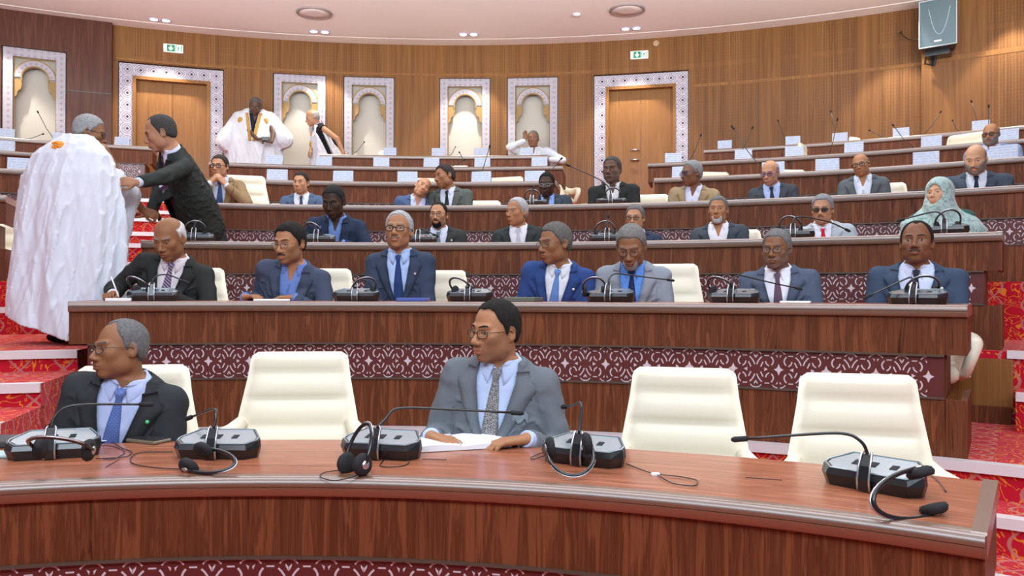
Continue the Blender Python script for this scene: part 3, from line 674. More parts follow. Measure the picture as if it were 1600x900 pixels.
HAIRLINES = {  # azimuth (deg from the face) -> height of the hair's lower edge
    'full': [.078, .080, .070, .042, .024, -.018, .026, -.022, -.052, -.056], 'high': [.090, .093, .082, .050, .028, -.018, .026, -.022, -.052, -.056],
    'receding': [.099, .112, .108, .066, .032, -.014, .028, -.022, -.052, -.056], 'bald': [.2, .2, .2, .2, .06, .004, .030, -.022, -.052, -.056]}
AZ = [0, 25, 42, 55, 68, 80, 92, 106, 140, 180]
def hair_region(q, kind):
    az = np.degrees(np.arctan2(np.abs(q[:, 0]), -(q[:, 1] - .01))); zl = np.interp(az, AZ, HAIRLINES[kind]); d = (zl - q[:, 2])
    if kind == 'bald': d = np.maximum(d, q[:, 2] - .058 - .03 * np.clip((q[:, 1]) / .1, 0, 1))
    return d * .7
def skin_mat(): return mat('skin', rough=.50, spec=.28, attr='Col', noise=.07, nscale=35, sub=.0, bump=.12, bscale=320)
def hair_mat(c): return mat('hair %.2f %.2f %.2f' % c, c, (.85), spec=.2, noise=.6, nscale=90, bump=1.0, bscale=260)
def cloth(c, kind='suit'):
    if kind == 'suit' and c[2] > c[0] * 1.3: c = (c[0] * .98, c[1] * .93, c[2] * .78)
    return mat(kind + ' %.3f %.3f %.3f' % c, c, .78 if kind == 'suit' else .7, spec=.15, sheen=0., noise=.10, nscale=22, bump=.25, bscale=420)
def stripe_mat(c, c2, kind):
    n = 'tie %s %.2f %.2f' % (kind, c[0], c[2])
    if n in MATS: return MATS[n]
    m = mat(n, c, .5, sheen=.2); g = NG(m); t = g.n('ShaderNodeTexCoord'); s_ = g.n('ShaderNodeSeparateXYZ'); g.l(t.outputs['Object'], s_.inputs[0]); x, z = s_.outputs[0], s_.outputs[2]
    if kind == 'stripe': f = g.math('LESS_THAN', g.math('FRACT', g.math('MULTIPLY', g.math('ADD', z, x), 42.)), .3)
    elif kind == 'dots': f = g.math('LESS_THAN', g.math('ADD', g.math('ABSOLUTE', g.math('SUBTRACT', g.math('FRACT', g.math('MULTIPLY', g.math('ADD', z, x), 70.)), .5)), g.math('ABSOLUTE', g.math('SUBTRACT', g.math('FRACT', g.math('MULTIPLY', g.math('SUBTRACT', z, x), 70.)), .5))), .28)
    else: f = g.math('GREATER_THAN', g.noise(t.outputs['Object'], 190, 2), .5)
    g.l(g.mix(f, c, c2), g.b.inputs['Base Color']); return m
EYEW = mat('eye white', (.46, .42, .38), .3); IRIS = mat('dark iris', (.018, .010, .008), .15)

def ik(S, W, l1, l2, pole):
    S, W, pole = map(lambda a: np.array(a, float), (S, W, pole)); d = W - S; L = np.linalg.norm(d)
    if L > (l1 + l2) * .995: W = S + d / L * (l1 + l2) * .995; d = W - S; L = np.linalg.norm(d)
    a = (l1 * l1 - l2 * l2 + L * L) / (2 * L); hh = math.sqrt(max(l1 * l1 - a * a, 0)); u = d / L; p = pole - u * (pole @ u); p /= np.linalg.norm(p) + 1e-9
    return S + u * a + p * hh, W
def hand_pts(W, dr, nrm, side, curl=.5, thumb=.6, sc_=1.0, spread=1.0):
    """segments (a, b, ra, rb) of a hand at wrist W; dr: towards the fingers, nrm: out of the back of the hand, side: +1/-1 where the thumb is"""
    dr = np.array(dr, float); dr /= np.linalg.norm(dr); nrm = np.array(nrm, float); nrm -= dr * (nrm @ dr); nrm /= np.linalg.norm(nrm); y = np.cross(nrm, dr) * side; W = np.array(W, float)
    T = lambda a, b, c: W + (dr * a + y * b + nrm * c) * sc_; seg = []
    for b in (.026, .009, -.009, -.025): seg.append((T(-.01, b * .45, 0), T(.082 - abs(b) * .2, b, 0), .0165 * sc_, .0125 * sc_))
    for i, (b, ln) in enumerate(((.029, .070), (.0095, .080), (-.0095, .074), (-.027, .058))):
        c0 = T(.086 - abs(b) * .22, b, .001); an = 0; cur = c0; cv = curl * (1 + .12 * i)
        for k, fr in enumerate((.45, .30, .25)):
            an += cv * (.75, 1.1, .8)[k]; sp = b * 1.6 * spread
            d_ = dr * math.cos(an) - nrm * math.sin(an) + y * sp * (1 if k == 0 else .5); nx = cur + d_ / np.linalg.norm(d_) * ln * fr * sc_
            seg.append((cur, nx, (.0092, .0085, .0078)[k] * sc_, (.0085, .0078, .0066)[k] * sc_)); cur = nx
    c0 = T(.018, .022, -.004); c1 = T(.052, .022 + .030 * thumb + .008, -.012 - .012 * (1 - thumb)); c2 = T(.082, .030 + .036 * thumb, -.020 - .016 * (1 - thumb)); c3 = T(.104, .030 + .030 * thumb, -.026 - .02 * (1 - thumb))
    seg += [(c0, c1, .015 * sc_, .0115 * sc_), (c1, c2, .0112 * sc_, .0098 * sc_), (c2, c3, .0098 * sc_, .0078 * sc_)]
    return seg

def person(label, base, rz, head, h=.006, yaw=0, pitch=0, roll=0, hs=1.0, jaw=1.0, fat=1.0, nose=1.0, chair_dz=0, skin=(.23, .115, .065), hair='full', hcol=(.02, .018, .017), hthick=.008,
           suit=(.03, .032, .036), shirt=(.62, .68, .86), tie=None, tiek=None, tcol2=(.3, .3, .4), glasses=None, beard=None, bcol=(.04, .03, .03), moust=None, stubble=None, hands=None,
           pel=(0, 0, .52), sw=.185, bulk=1.0, open_=.085, legs='sit', group=None, pin=None, hem=0., scarf=None, vtop=1.0, outfit='jacket', pocket=None, tw=0., short=False, hz=None, floorz=0., btn=.34):
    """head: position of the head's centre in the person's own frame (faces -y)"""
    e = empty('person', base, rz, label, 'person', group); A = np.array
    Hc = A(head, float); Rh = Rz(math.radians(yaw)) @ Ry(math.radians(roll)) @ Rx(math.radians(pitch)); kk = dict(jaw=jaw, fat=fat, nose=nose)
    Np = Hc + Rh @ A((0, .028, -.082)) * hs + A((0, .026, -.054)) * hs; P0 = A(pel, float)
    zz_ = Np - P0; L = np.linalg.norm(zz_); zz_ /= L; xx = A((math.cos(math.radians(tw)), math.sin(math.radians(tw)), 0)); xx -= zz_ * (xx @ zz_); xx /= np.linalg.norm(xx); yy = np.cross(zz_, xx)
    T = np.stack([xx, yy, zz_], 1).astype(F4)           # torso frame
    Hf, Rf, P0f = Hc.astype(F4), Rh.astype(F4), P0.astype(F4)
    toH = lambda p: ((p - Hf) @ Rf) / F4(hs); toT = lambda p: (p - P0f) @ T; frT = lambda v: np.asarray(v) @ T.T + P0; frH = lambda v: (np.asarray(v) * hs) @ Rh.T + Hc
    B = bulk
    ts = A([-.12, .0, .22, .45, .68, .86, .97, 1.08]); As = A([.16, .172 * B, .168 * B, .178 * B, .192, .176, .115, .062]); Bs = A([.115, .125 * B, .132 * B, .128 * B, .124, .098, .075, .058])
    def torso(pl, g=0.):
        t = pl[:, 2] / L; a = np.interp(t, ts, As) + g; b = np.interp(t, ts, Bs) + g; k0 = np.sqrt((pl[:, 0] / a)**2 + (pl[:, 1] / b)**2); k1 = np.sqrt((pl[:, 0] / a**2)**2 + (pl[:, 1] / b**2)**2) + 1e-6
        d = k0 * (k0 - 1) / k1; return np.maximum(d, np.maximum(pl[:, 2] - L * 1.06, -pl[:, 2] - .12 - hem))
    sz = L - .068; Sh = [frT((s_ * sw, .005, sz)) for s_ in (-1, 1)]
    arms = []
    hands = hands or {}
    for i, s_ in enumerate((-1, 1)):
        hd = hands.get('L' if s_ < 0 else 'R')
        if hd is None: hd = dict(w=(s_ * .10, -.34, .60 + floorz), d=(-s_ * .3, -1, -.1), n=(0, 0, 1), curl=.4)
        Wr = A(hd['w'], float); El, Wr = ik(Sh[i], Wr, .30, .265, hd.get('pole', (s_ * .34, .30, -.9))); hd = dict(hd); hd['w'] = Wr; arms.append((Sh[i], El, Wr, hd, s_))
    segs = [];
    for S_, E_, W_, hd, s_ in arms: segs.append(hand_pts(W_ + (A(hd['d'], float) / np.linalg.norm(hd['d'])) * .015, hd['d'], hd['n'], hd.get('side', -s_), hd.get('curl', .5), hd.get('thumb', .6), hd.get('sc', 1.0)))
    def body(p):
        pl = toT(p); d = torso(pl)
        for S_, E_, W_, hd, s_ in arms: d = smin(d, smin(cap(p, S_, E_, .050, .040), cap(p, E_, W_, .040, .026), .01), .03)
        m_ = np.linalg.norm(p - Hf, axis=1) < .30; dn = cap(p, Hc + Rh @ A((0, .030, -.05)) * hs, Np - zz_ * .03, .054 * hs * (.5 + .5 * fat), .062)
        d = smin(d, dn, .025)
        if m_.any(): d[m_] = smin(d[m_], head_sdf(toH(p[m_]), kk) * hs, .018)
        for (S_, E_, W_, hd, s_), sg in zip(arms, segs):
            m_ = np.linalg.norm(p - (W_ + A(hd['d']) / np.linalg.norm(hd['d']) * .08).astype(F4), axis=1) < .20
            if m_.any():
                q = p[m_]; dh = None
                for a, b, ra, rb in sg:
                    x = cap(q, a, b, ra, rb); dh = x if dh is None else smin(dh, x, .004)
                d[m_] = smin(d[m_], dh, .010)
        return d
    allp = A([a for x in arms for a in (x[0], x[1], x[2] + A(x[3]['d']) * .05)] + [Hc, P0]); lo = allp.min(0) - .26; hi = allp.max(0) + .26
    v, f = surf(body, lo, hi, h)
    q = toH(v.astype(F4)); skin = (skin[0] * 1.10, skin[1] * .98, skin[2] * .84); col = np.tile(A(skin), (len(v), 1)); near = (np.abs(q) < .16).all(1)
    def blend(mask, c, a): col[mask] = col[mask] * (1 - a) + A(c) * a
    fr = near & (q[:, 1] < -.05)
    lip = fr & (((q[:, 0] / .025)**2 + ((q[:, 2] + .073) / .0125)**2) < 1); blend(lip, (skin[0] * .85, skin[1] * .58, skin[2] * .62), .7)
    if stubble:
        sb = near & (q[:, 2] < -.045 + np.clip((np.abs(q[:, 0]) - .03), 0, .05) * .9) & (q[:, 2] > -.135) & (q[:, 1] < .01) & ~lip; blend(sb, tuple(x * .6 for x in stubble), .34)
    hcol_ = hcol or (.05, .04, .04)
    hr = near & (hair_region(q.astype(F4), hair if hair != 'bald' else 'bald') < .004) & (q[:, 2] > -.07) & (q[:, 1] > -.09); blend(hr, hcol_, .5 if hair != 'bald' else .35)
    mesh_obj('body', v, f, skin_mat(), e, col)
    hf = lambda p: head_sdf(p, kk)
    nohair = scarf is not None
    if not nohair and hcol is not None:
        def hairf(p):
            q = toH(p); az = np.abs(q[:, 0]); base = ell(q, (0, .017, .035), (.0775, .098, .087)); base = smin(base, ell(q, (0, .02, -.02), (.071, .08, .07)), .03)
            reg = hair_region(q, hair) + .002 * wob(q, 150, 2); u = np.clip(-reg / .022, 0, 1); tk = hthick * (.30 + .70 * u * (2 - u)) * (1 + .22 * wob(q, 60, 3)) + .0012; return smax(base - tk, reg, .003) * hs
        hv, hf_ = surf(hairf, Hc - .16, Hc + .17, max(h * .9, .0045)); mesh_obj('hair', hv, hf_, hair_mat(hcol), e)
    # eyes, brows
    for s_ in (-1, 1):
        y = float(hit(hf, [s_ * .0315], [.001], -.2)[0]); mb = MB(); mb.ball((0, 0, 0), (.0150, .0105, .0072), 12); ob = mb.build('eye', [EYEW], e, smooth=True)
        ob.matrix_local = Matrix.Translation(frH((s_ * .0315, y + .0052, .0005))) @ Matrix(Rh.tolist()).to_4x4() @ Matrix.Rotation(s_ * .25, 4, 'Z') @ Matrix.Scale(hs, 4)
        g0 = hands.get('gaze', 0.); mb = MB(); mb.ball((g0 * .005, -.0062, 0), (.0066, .0054, .0068), 10); mb.build('iris', IRIS, ob, smooth=True)
        xs = np.linspace(.012, .050, 7) * s_; zb = .0225 + .005 * np.sin(np.linspace(0, 1, 7) * 2.4); rows = []
        for dz, dy in ((-.0036, .0), (0, -.003), (.0036, 0)):
            yb = hit(hf, xs, zb + dz, -.2); rows.append(np.stack([xs, yb - .0005 + dy, zb + dz * (1 - .4 * np.abs(np.linspace(-1, 1, 7)))], 1))
        bc = tuple(.75 * c for c in (hcol if hcol and sum(hcol) < 1.0 else (.3, .29, .28))); grid_obj('eyebrow', [frH(r) for r in rows], hair_mat(tuple(round(c, 2) for c in bc)), e, thick=Rh @ A((0, .006, 0)))
        xs = np.linspace(.016, .047, 6) * s_; zb = .0068 - .0035 * np.linspace(-1, 1, 6)**2; rows = []
        for dz, dy in ((-.0022, -.0075), (.0030, -.0035), (.006, .001)): rows.append(np.stack([xs, np.full(6, y) + dy + .012 * (np.linspace(-.2, .9, 6)**2) * .8, zb + dz], 1))
        lid = tuple(c * .8 for c in skin); grid_obj('eyelid', [frH(r) for r in rows], mat('eyelid %.2f' % skin[0], lid, .5), e, thick=Rh @ A((0, .004, 0)))
    if moust:
        xs = np.linspace(-.029, .029, 11); u = np.abs(np.linspace(-1, 1, 11)); rows = []
        for k_ in (0, .5, 1.):
            z_ = -.053 - .005 * u - k_ * (.010 - .003 * u); yb = hit(hf, xs, z_, -.2); rows.append(np.stack([xs, yb - (.0045 if k_ == .5 else .001), z_], 1))
        grid_obj('moustache', [frH(r) for r in rows], hair_mat(moust), e, thick=Rh @ A((0, .008, 0)))
    if beard:
        full = beard == 'full'
        def bf(p):
            q = toH(p); d = head_sdf(q, kk) - (.006 + .002 * wob(q, 80, 1)); ax = np.abs(q[:, 0])
            if full: reg = np.maximum(q[:, 2] + .046 - np.clip(ax - .035, 0, 1) * 1.2, q[:, 1] - .0)
            else: reg = np.maximum(np.maximum(q[:, 2] + .083 - 1.1 * np.clip(ax - .018, 0, 1) - .0, ax - .042), q[:, 1] + .04)
            mouth = .0165 - np.sqrt((q[:, 0] * .62)**2 + (q[:, 2] + .074)**2); return np.maximum(np.maximum(d, reg * .7), mouth) * hs
        bv, bf_ = surf(bf, Hc - .17, Hc + .15, max(h * .9, .0045)); mesh_obj('beard', bv, bf_, hair_mat(bcol), e)
    if glasses:
        gc, gr, tint = glasses; mb = MB(); yb = float(hit(hf, [0.], [.006], -.2)[0]); y0 = min(yb - .004, -.098); rims = []
        for s_ in (-1, 1):
            pts = []
            for t in np.linspace(0, 2 * math.pi, 21): c_, s2 = math.cos(t), math.sin(t); pts.append((s_ * .0335 + .0245 * math.copysign(abs(c_)**.75, c_), y0 + .010 * ((.0335 + s_ * .0 + .0245 * c_ * s_) / .06)**2, -.004 + .0165 * math.copysign(abs(s2)**.8, s2)))
            mb.tube([frH(p) for p in pts], gr, 6, cap=False); rims.append(pts)
            mb.tube([frH(p) for p in ((s_ * .0575, y0 + .009, .003), (s_ * .070, y0 + .022, .004), (s_ * .082, -.03, .004), (s_ * .0855, .012, .004), (s_ * .085, .028, -.012))], gr * .9, 6)
        mb.tube([frH(p) for p in ((-.010, y0, .001), (0, y0 - .004, .004), (.010, y0, .001))], gr, 6); go = mb.build('glasses', mat('frame %.2f %.2f' % (gc[0], gc[2]), gc, .3, metal=.3), e, smooth=True)
        mb = MB()
        for pts in rims: mb.add([frH(p) for p in pts[:-1]], [tuple(range(20))])
        lens = mat('lens %.2f' % tint, (.02, .02, .025) if tint > .2 else (.5, .55, .6), .04, spec=.5, alpha=tint if tint > .2 else .05); mb.build('lens', lens, go)
    # clothes
    def sleeves(p, d, ra, rb, rc, k=.035, end=.0):
        for S_, E_, W_, hd, s_ in arms:
            u = (W_ - E_) / np.linalg.norm(W_ - E_); We = W_ - u * end
            if short: x = cap(p, S_, S_ + (E_ - S_) * .8, ra, rb)
            else: x = smin(cap(p, S_ + zz_ * .0, E_, ra, rb), cap(p, E_, We, rb, rc), .03); x = smax(x, (p - We.astype(F4)) @ u.astype(F4), .004); d = smin(d, x, k)
        return d
    fz = lambda p, s_=9.: wob(p, s_, P0[0] * 7 + Hc[0] * 31 + base[0])
    if outfit == 'jacket':
        def shirtf(p):
            pl = toT(p); d = torso(pl, .006) + .0015 * fz(p, 26); d = sleeves(p, d, .048, .043, .034, .03, -.012)
            nk = np.maximum(cap(pl, (0, .004, L * .9), (0, -.012, L + .045), .080, .066), pl[:, 2] - L - .012 - pl[:, 1] * .30); d = smin(d, nk, .012)
            if tie: d = smax(d, -np.maximum(np.abs(pl[:, 0]) - np.interp(pl[:, 2], [L - .012, L + .03], [-.004, .030]), pl[:, 1] + .02), .003)
            else: d = smax(d, -np.maximum(np.abs(pl[:, 0]) - np.interp(pl[:, 2], [L - .09, L + .02], [.0, .036]), pl[:, 1] + .02), .004)
            inner = cap(p, Hc + Rh @ A((0, .03, -.05)) * hs, Np - zz_ * .03, .058 * hs * (.5 + .5 * fat) + .001, .064); return d
        sm_ = cloth(shirt, 'shirt'); v, f = surf(shirtf, lo, hi, max(h, .006)); mesh_obj('shirt', v, f, sm_, e)
        w0 = open_; zb = L * btn
        def vhalf(z): return np.interp(z, [zb, L * .62, L * .92, L * 1.05], [.0, w0 * .62, w0, w0 * .92])
        def jbase(p):
            pl = toT(p); w1 = fz(p, 13); w2 = fz(p * np.array((1, 1, 1.6), F4), 19); fold = .006 * fz(p, 8) - .010 * np.clip(1 - np.abs(w1) * 3.2, 0, 1)**1.5 - .005 * np.clip(1 - np.abs(w2) * 3, 0, 1)**1.5 * np.clip(np.abs(pl[:, 0]) * 9 - .9, 0, 1); d = torso(pl, .019) + fold
            for s_, S_ in zip((-1, 1), Sh): d = smin(d, cap(pl, (s_ * .07, .012, L - .030), (s_ * (sw - .002), .006, L - .068), .050, .054), .04)
            pa = []; d = sleeves(p, d, .066, .056, .044, .03, .012) ; return d + (.003 * fz(p, 34) * 0)
        def jacket(p):
            pl = toT(p); d = jbase(p) + .0035 * np.sin(fz(p, 7) * 6 + pl[:, 2] * 40) * np.clip(np.abs(pl[:, 0]) * 6 - .8, 0, 1)
            c = np.minimum(np.minimum(vhalf(pl[:, 2]) - np.abs(pl[:, 0]), -(pl[:, 1] + .0)), pl[:, 1] + .20); c = np.where(pl[:, 2] > zb, c, -1.); d = np.maximum(d, c)
            nk = cap(pl, (0, .004, L * .9), (0, -.02, L + .14), .084, .086); d = smax(d, -nk, .006); d = np.where((np.abs(pl[:, 0]) < .13) & (np.abs(pl[:, 1]) < .16), np.maximum(d, pl[:, 2] - L - .030), d)
            d = np.maximum(d, -(torso(pl, .006))); return d
        jm = cloth(suit); v, f = surf(jacket, lo, hi, max(h, .0062)); mesh_obj('jacket', v, f, jm, e)
        jl = lambda p: jbase((p.astype(F4) @ T.T + P0f)); sl = lambda p: shirtf((p.astype(F4) @ T.T + P0f))
        tt = np.linspace(0, 1, 18)
        for s_ in (-1, 1):
            rows = []
            zc_ = zb + (L * .985 - zb) * tt; wi = vhalf(zc_) - .003; lw = np.interp(tt, [0, .12, .80, .805, .85, .855, 1.], [.004, .028, .090, .096, .072, .058, .046])
            dz = np.interp(tt, [0, .80, .805, 1], [0, .008, .008, 0])
            for k_ in (0, .33, .66, 1.):
                x_ = s_ * (wi + lw * k_); z_ = zc_ + dz * k_ ; y_ = hit(jl, x_, z_, -.45); y_ = np.minimum(y_, np.roll(np.minimum.accumulate(y_[::-1])[::-1], 0) + .06)
                rows.append(np.stack([x_, y_ - (.0085 if k_ in (.33, .66) else .0065), z_], 1))
            grid_obj('lapel', [frT(r) for r in rows], jm, e, thick=T @ A((0, .010, 0)))
            # shirt collar flap
            rows = []
            for k_, (rz0, rr_) in enumerate(((.026, .067), (.029, .074), (.008, .086), (-.014, .093))):
                an = np.radians(np.linspace(10 if tie else 24, 135, 14) + (3 - k_) * 0 ) + np.radians(np.interp(np.linspace(0, 1, 14), [0, .35, 1], [12 * k_ / 3, 0, 0])); drop = np.interp(np.degrees(an), [8, 34, 60, 130], [.050, .030, .004, 0]) * (k_ / 3.)
                x_ = s_ * rr_ * np.sin(an) * .98; y_ = -.013 - rr_ * np.cos(an) * .98 ; rows.append(np.stack([x_, y_ - .003 * (k_ > 1), L + rz0 + y_ * .26 + .006 - drop], 1))
            grid_obj('collar', [frT(r) for r in rows], sm_, e, thick=T @ A((0, .0025, 0)))
        if tie:
            zt_ = L + .008; zs_ = [zt_, zt_ - .022, zt_ - .042, zt_ - .05, zt_ - .12, zt_ - .22, L * .30]; ws_ = [.021, .018, .0125, .012, .022, .032, .040]; of_ = [.020, .022, .018, .010, .008, .008, .010]
            zz2 = np.linspace(zs_[0], zs_[-1], 22); ww = np.interp(-zz2, [-a for a in zs_], ws_); oo = np.interp(-zz2, [-a for a in zs_], of_); rows = []
            ymid = hit(sl, np.zeros(22), zz2, -.45)
            for k_ in (-1, -.5, 0, .5, 1): rows.append(np.stack([ww * k_, ymid - oo + .006 * k_ * k_, zz2], 1))
            grid_obj('tie', [frT(r) for r in rows], stripe_mat(tie, tcol2, tiek) if tiek else cloth(tie, 'tie'), e, thick=T @ A((0, .006, 0)))
        else:
            zz2 = np.linspace(L * .97, L * .3, 14); ymid = hit(sl, np.zeros(14), zz2, -.45); rows = [np.stack([np.full(14, x_), ymid - .0035, zz2], 1) for x_ in (-.011, .011)]
            grid_obj('placket', [frT(r) for r in rows], sm_, e, thick=T @ A((0, .004, 0)))
        if pin:
            x_ = pin[1] * (w0 + .035); z_ = L * .78; y_ = float(hit(jl, [x_], [z_], -.45)[0]); mb = MB(); mb.ball(frT((x_, y_ - .018, z_)), .0085, 8); mb.build('lapel_pin', mat('pin %.1f %.1f' % (pin[0][0], pin[0][1]), pin[0], .4), e, smooth=True)
        if pocket:
            x_ = np.linspace(.085, .145, 6); z_ = L * .63 + .01 * np.sin(np.arange(6) * 2.); rows = []
            for dz in (0, .028): y_ = hit(jl, x_, z_ + dz, -.45); rows.append(np.stack([x_, y_ - .009, z_ + dz], 1))
            grid_obj('pocket_square', [frT(r) for r in rows], cloth(pocket, 'shirt'), e, thick=T @ A((0, .008, 0)))
        # trousers and shoes
    if legs:
        knees = []
        for s_ in (-1, 1):
            hp = P0 + A((s_ * .09, -.02, -.01))
            if legs == 'sit': kn = A((s_ * .12, -.44, .52 + floorz)); an = A((s_ * .11, -.42, .09 + floorz))
            else: kn = hp * .5 + A((s_ * .10 + legs[0] * .5, -.04 + legs[1] * .5, .05 + floorz)) * .5 + A((0, -.04, 0)); an = A((s_ * .10 + legs[0], legs[1] + s_ * .05, .09 + floorz))
            knees.append((hp, kn, an))
        def trs(p):
            d = torso(toT(p), .008); d = np.maximum(d, toT(p)[:, 2] - .12)
            for hp, kn, an in knees: d = smin(d, smin(cap(p, hp, kn, .088, .066), cap(p, kn, an, .066, .052), .03), .03)
            return d
        al = A([a for k_ in knees for a in k_] + [P0]); v, f = surf(trs, al.min(0) - .22, al.max(0) + .22, max(h, .009)); mesh_obj('trousers', v, f, cloth(suit if legs == 'sit' or outfit == 'jacket' else (.6, .6, .65)), e)
        for (hp, kn, an) in knees:
            mb = MB(); mb.ball((an[0], an[1] - .07, an[2] - .045), (.048, .135, .045), 12); mb.build('shoe', mat('black shoe', (.012, .012, .013), .3), e, smooth=True)
    return e, dict(frT=frT, frH=frH, arms=arms, L=L, T=T, Np=Np, Hc=Hc, Rh=Rh)
# ---------------------------------------------------------------- seats
def chair_proto():
    e = empty('conference_chair', (0, 0, 0))
    nu, nt = 15, 34; tt = np.linspace(0, 1, nt); uu = np.linspace(-1, 1, nu); rows = []; back = []
    z = .40 + .635 * tt
    for k, t in enumerate(tt):
        hw = np.interp(t, [0, .28, .45, .8, .955, .985, 1.], [.335, .335, .300, .256, .243, .233, .210]); yc = .235 + .10 * t
        pad = abs(math.sin(math.pi * ((z[k] - .035) / .128 % 1.0)))**.45; edge = 1 - np.abs(uu)**6
        dp = (.022 + .026 * pad) * edge**.5; dp = dp * (1 if t < .97 else .55 if t < .995 else .1)
        rows.append(np.stack([uu * hw, yc - dp, np.full(nu, z[k])], 1)); back.append(np.stack([uu * hw, yc + .035 * edge**.5 * (1 if t < .98 else .4), np.full(nu, z[k])], 1))
    v = np.concatenate([np.concatenate(rows), np.concatenate(back)]); n = nu * nt; f = []
    for i in range(nt - 1):
        for j in range(nu - 1): a = i * nu + j; f += [(a, a + 1, a + nu + 1, a + nu), (n + a, n + a + nu, n + a + nu + 1, n + a + 1)]
        for j in (0, nu - 1): a = i * nu + j; f.append((a, a + nu, n + a + nu, n + a))
    for j in range(nu - 1): a = (nt - 1) * nu + j; f.append((a, a + 1, n + a + 1, n + a))
    mesh_obj('backrest', v, f, CREAM, e)
    mb = MB(); pl = [(-.27, -.22), (-.24, -.27), (.24, -.27), (.27, -.22), (.27, .22), (-.27, .22)]; mb.prism(pl, .40, .50, bev=.03); mb.build('seat', CREAM, e, smooth=True, auto=60)
    for s_ in (-1, 1):
        mb = MB(); mb.tube([(s_ * .262, .245, .70), (s_ * .30, .20, .655), (s_ * .345, .10, .635), (s_ * .352, -.08, .63), (s_ * .345, -.20, .615), (s_ * .33, -.235, .56), (s_ * .30, -.20, .46), (s_ * .27, -.10, .43)], [.03, .042, .045, .042, .04, .034, .03, .025], 10, flat=1.0); mb.build('armrest', CREAM, e, smooth=True)
    mb = MB(); mb.lathe([(.03, .06), (.03, .41), (.09, .41)], 14); mb.build('pedestal', SILV, e)
    mb = MB()
    for k in range(5): a = k * 2 * math.pi / 5 + .3; mb.tube([(0, 0, .075), (.27 * math.cos(a), .27 * math.sin(a), .04)], [.028, .016], 8)
    mb.build('star_base', SILV, e)
    return e
CH = chair_proto(); CHU = [False]
def chair(base, rz, label, dz=0., group=None, loc3=None):
    o = CH if not CHU[0] else copy_tree(CH); CHU[0] = True
    o.location = (base[0], base[1], base[2] + dz); o.rotation_euler = (0, 0, rz); return tag(o, label, 'chair', 'cream conference chairs')
def row(k): return (R1, C1, .66) if k == 1 else (RAD[k], (CX, CY), .60)
def spot(k, px, dr):
    R, c, dp = row(k); p = at_r(px, R + dr, c=c); ph = phi_of(p, c); return P(ph, R + dr, FLO[k], c), ph
def chair_at(k, px, label, dr=None, turn=0., dz=0.):
    R, c, dp = row(k); b, ph = spot(k, px, dp + .34 if dr is None else dr); return chair(b, -math.radians(ph) + math.radians(turn), label, dz)
NP = [0]
def seated(k, label, hx, hy, hpx, bx=None, back=.20, lean=.12, turn=0., chair_lb=None, chair_px=None, chair_dz=0., desk_hands=None, **kw):
    R, c, dp = row(k); bx = hx if bx is None else bx; rs = R + dp + back; b = at_r(bx, rs, c=c); ph = phi_of(b, c); base = P(ph, rs, FLO[k], c)
    rh = rs - lean; H = at_r(hx, rh, hy, c); rz = -math.radians(ph) + math.radians(turn); loc = Rz(-rz) @ (np.array(H) - np.array(base))
    hs = min(1.12, max(.9, hpx * H[1] / (FPX * .252))); kw.setdefault('hs', hs); kw.setdefault('sw', .18 * kw['hs'])
    hh = {1: .0044, 2: .0052, 3: .0072, 4: .0085}.get(k, .0105); kw.setdefault('h', hh); NP[0] += 1
    if desk_hands: kw['hands'] = desk_hands
    kw['pel'] = (0, .03, .53)
    e, info = person(label, base, rz, loc, **kw)
    if chair_lb:
        cph = ph if chair_px is None else phi_of(at_r(chair_px, rs + .13, c=c), c)
        chair(P(cph, rs + .13, FLO[k], c), -math.radians(cph), chair_lb, chair_dz)
    return e, info
GL_THIN = ((.03, .025, .02), .0014, .06); GL_DARK = ((.01, .01, .01), .0030, .10); GL_TINT = ((.02, .02, .02), .0022, .75)
GREY = (.26, .26, .25); SLV = (.42, .42, .43); BLKH = (.018, .016, .015); SALT = (.13, .125, .115); WHT = (.62, .62, .62)
BRN = (.25, .125, .07); LBR = (.36, .19, .11); DBR = (.115, .058, .036); EBO = (.052, .030, .023); TAN = (.45, .26, .17); PALE = (.52, .33, .23)
# ---------------------------------------------------------------- the people
seated(1, 'man in charcoal suit and blue tie, wearing glasses, seated at front left', 187, 545, 94, 176, turn=-4, lean=.14, yaw=-48, roll=-4, pitch=-2, skin=BRN, hair='receding', hcol=(.15, .15, .15), hthick=.005, nose=.9, jaw=1.04, fat=1.05,
       suit=(.035, .038, .042), shirt=(.50, .58, .86), tie=(.085, .15, .42), tiek='dots', tcol2=(.16, .25, .55), glasses=GL_THIN, pin=((.1, .5, .2), 1), bulk=1.08, chair_px=180, chair_dz=-.05, chair_lb='cream leather chair behind the man in the charcoal suit at front left')
seated(1, 'black-haired man in grey suit with silver patterned tie, seated alone at the front centre', 773, 517, 98, 768, turn=-2, lean=.10, yaw=-36, roll=2, pitch=3, skin=LBR, hair='high', hcol=BLKH, hthick=.0065, jaw=1.13, fat=1.2, nose=1.1, moust=None,
       suit=(.150, .165, .185), shirt=(.50, .60, .84), tie=(.10, .10, .11), tiek='speck', tcol2=(.33, .31, .30), glasses=((.02, .015, .012), .0018, .05), pocket=(.15, .18, .2), bulk=1.16, stubble=(.12, .08, .06),
       desk_hands={'L': dict(w=(-.17, -.30, .775), d=(.8, -.5, -.03), n=(0, 0, 1), curl=.3), 'R': dict(w=(.20, -.28, .775), d=(-.8, -.5, -.03), n=(0, 0, 1), curl=.3)}, chair_dz=-.12, chair_lb='cream leather chair under the man in the grey suit, front row centre')
dk = .765 + .022
LH = lambda x, y, d=(1, -.4, 0), **k: dict(w=(x, y, dk), d=d, n=(0, 0, 1), **k)
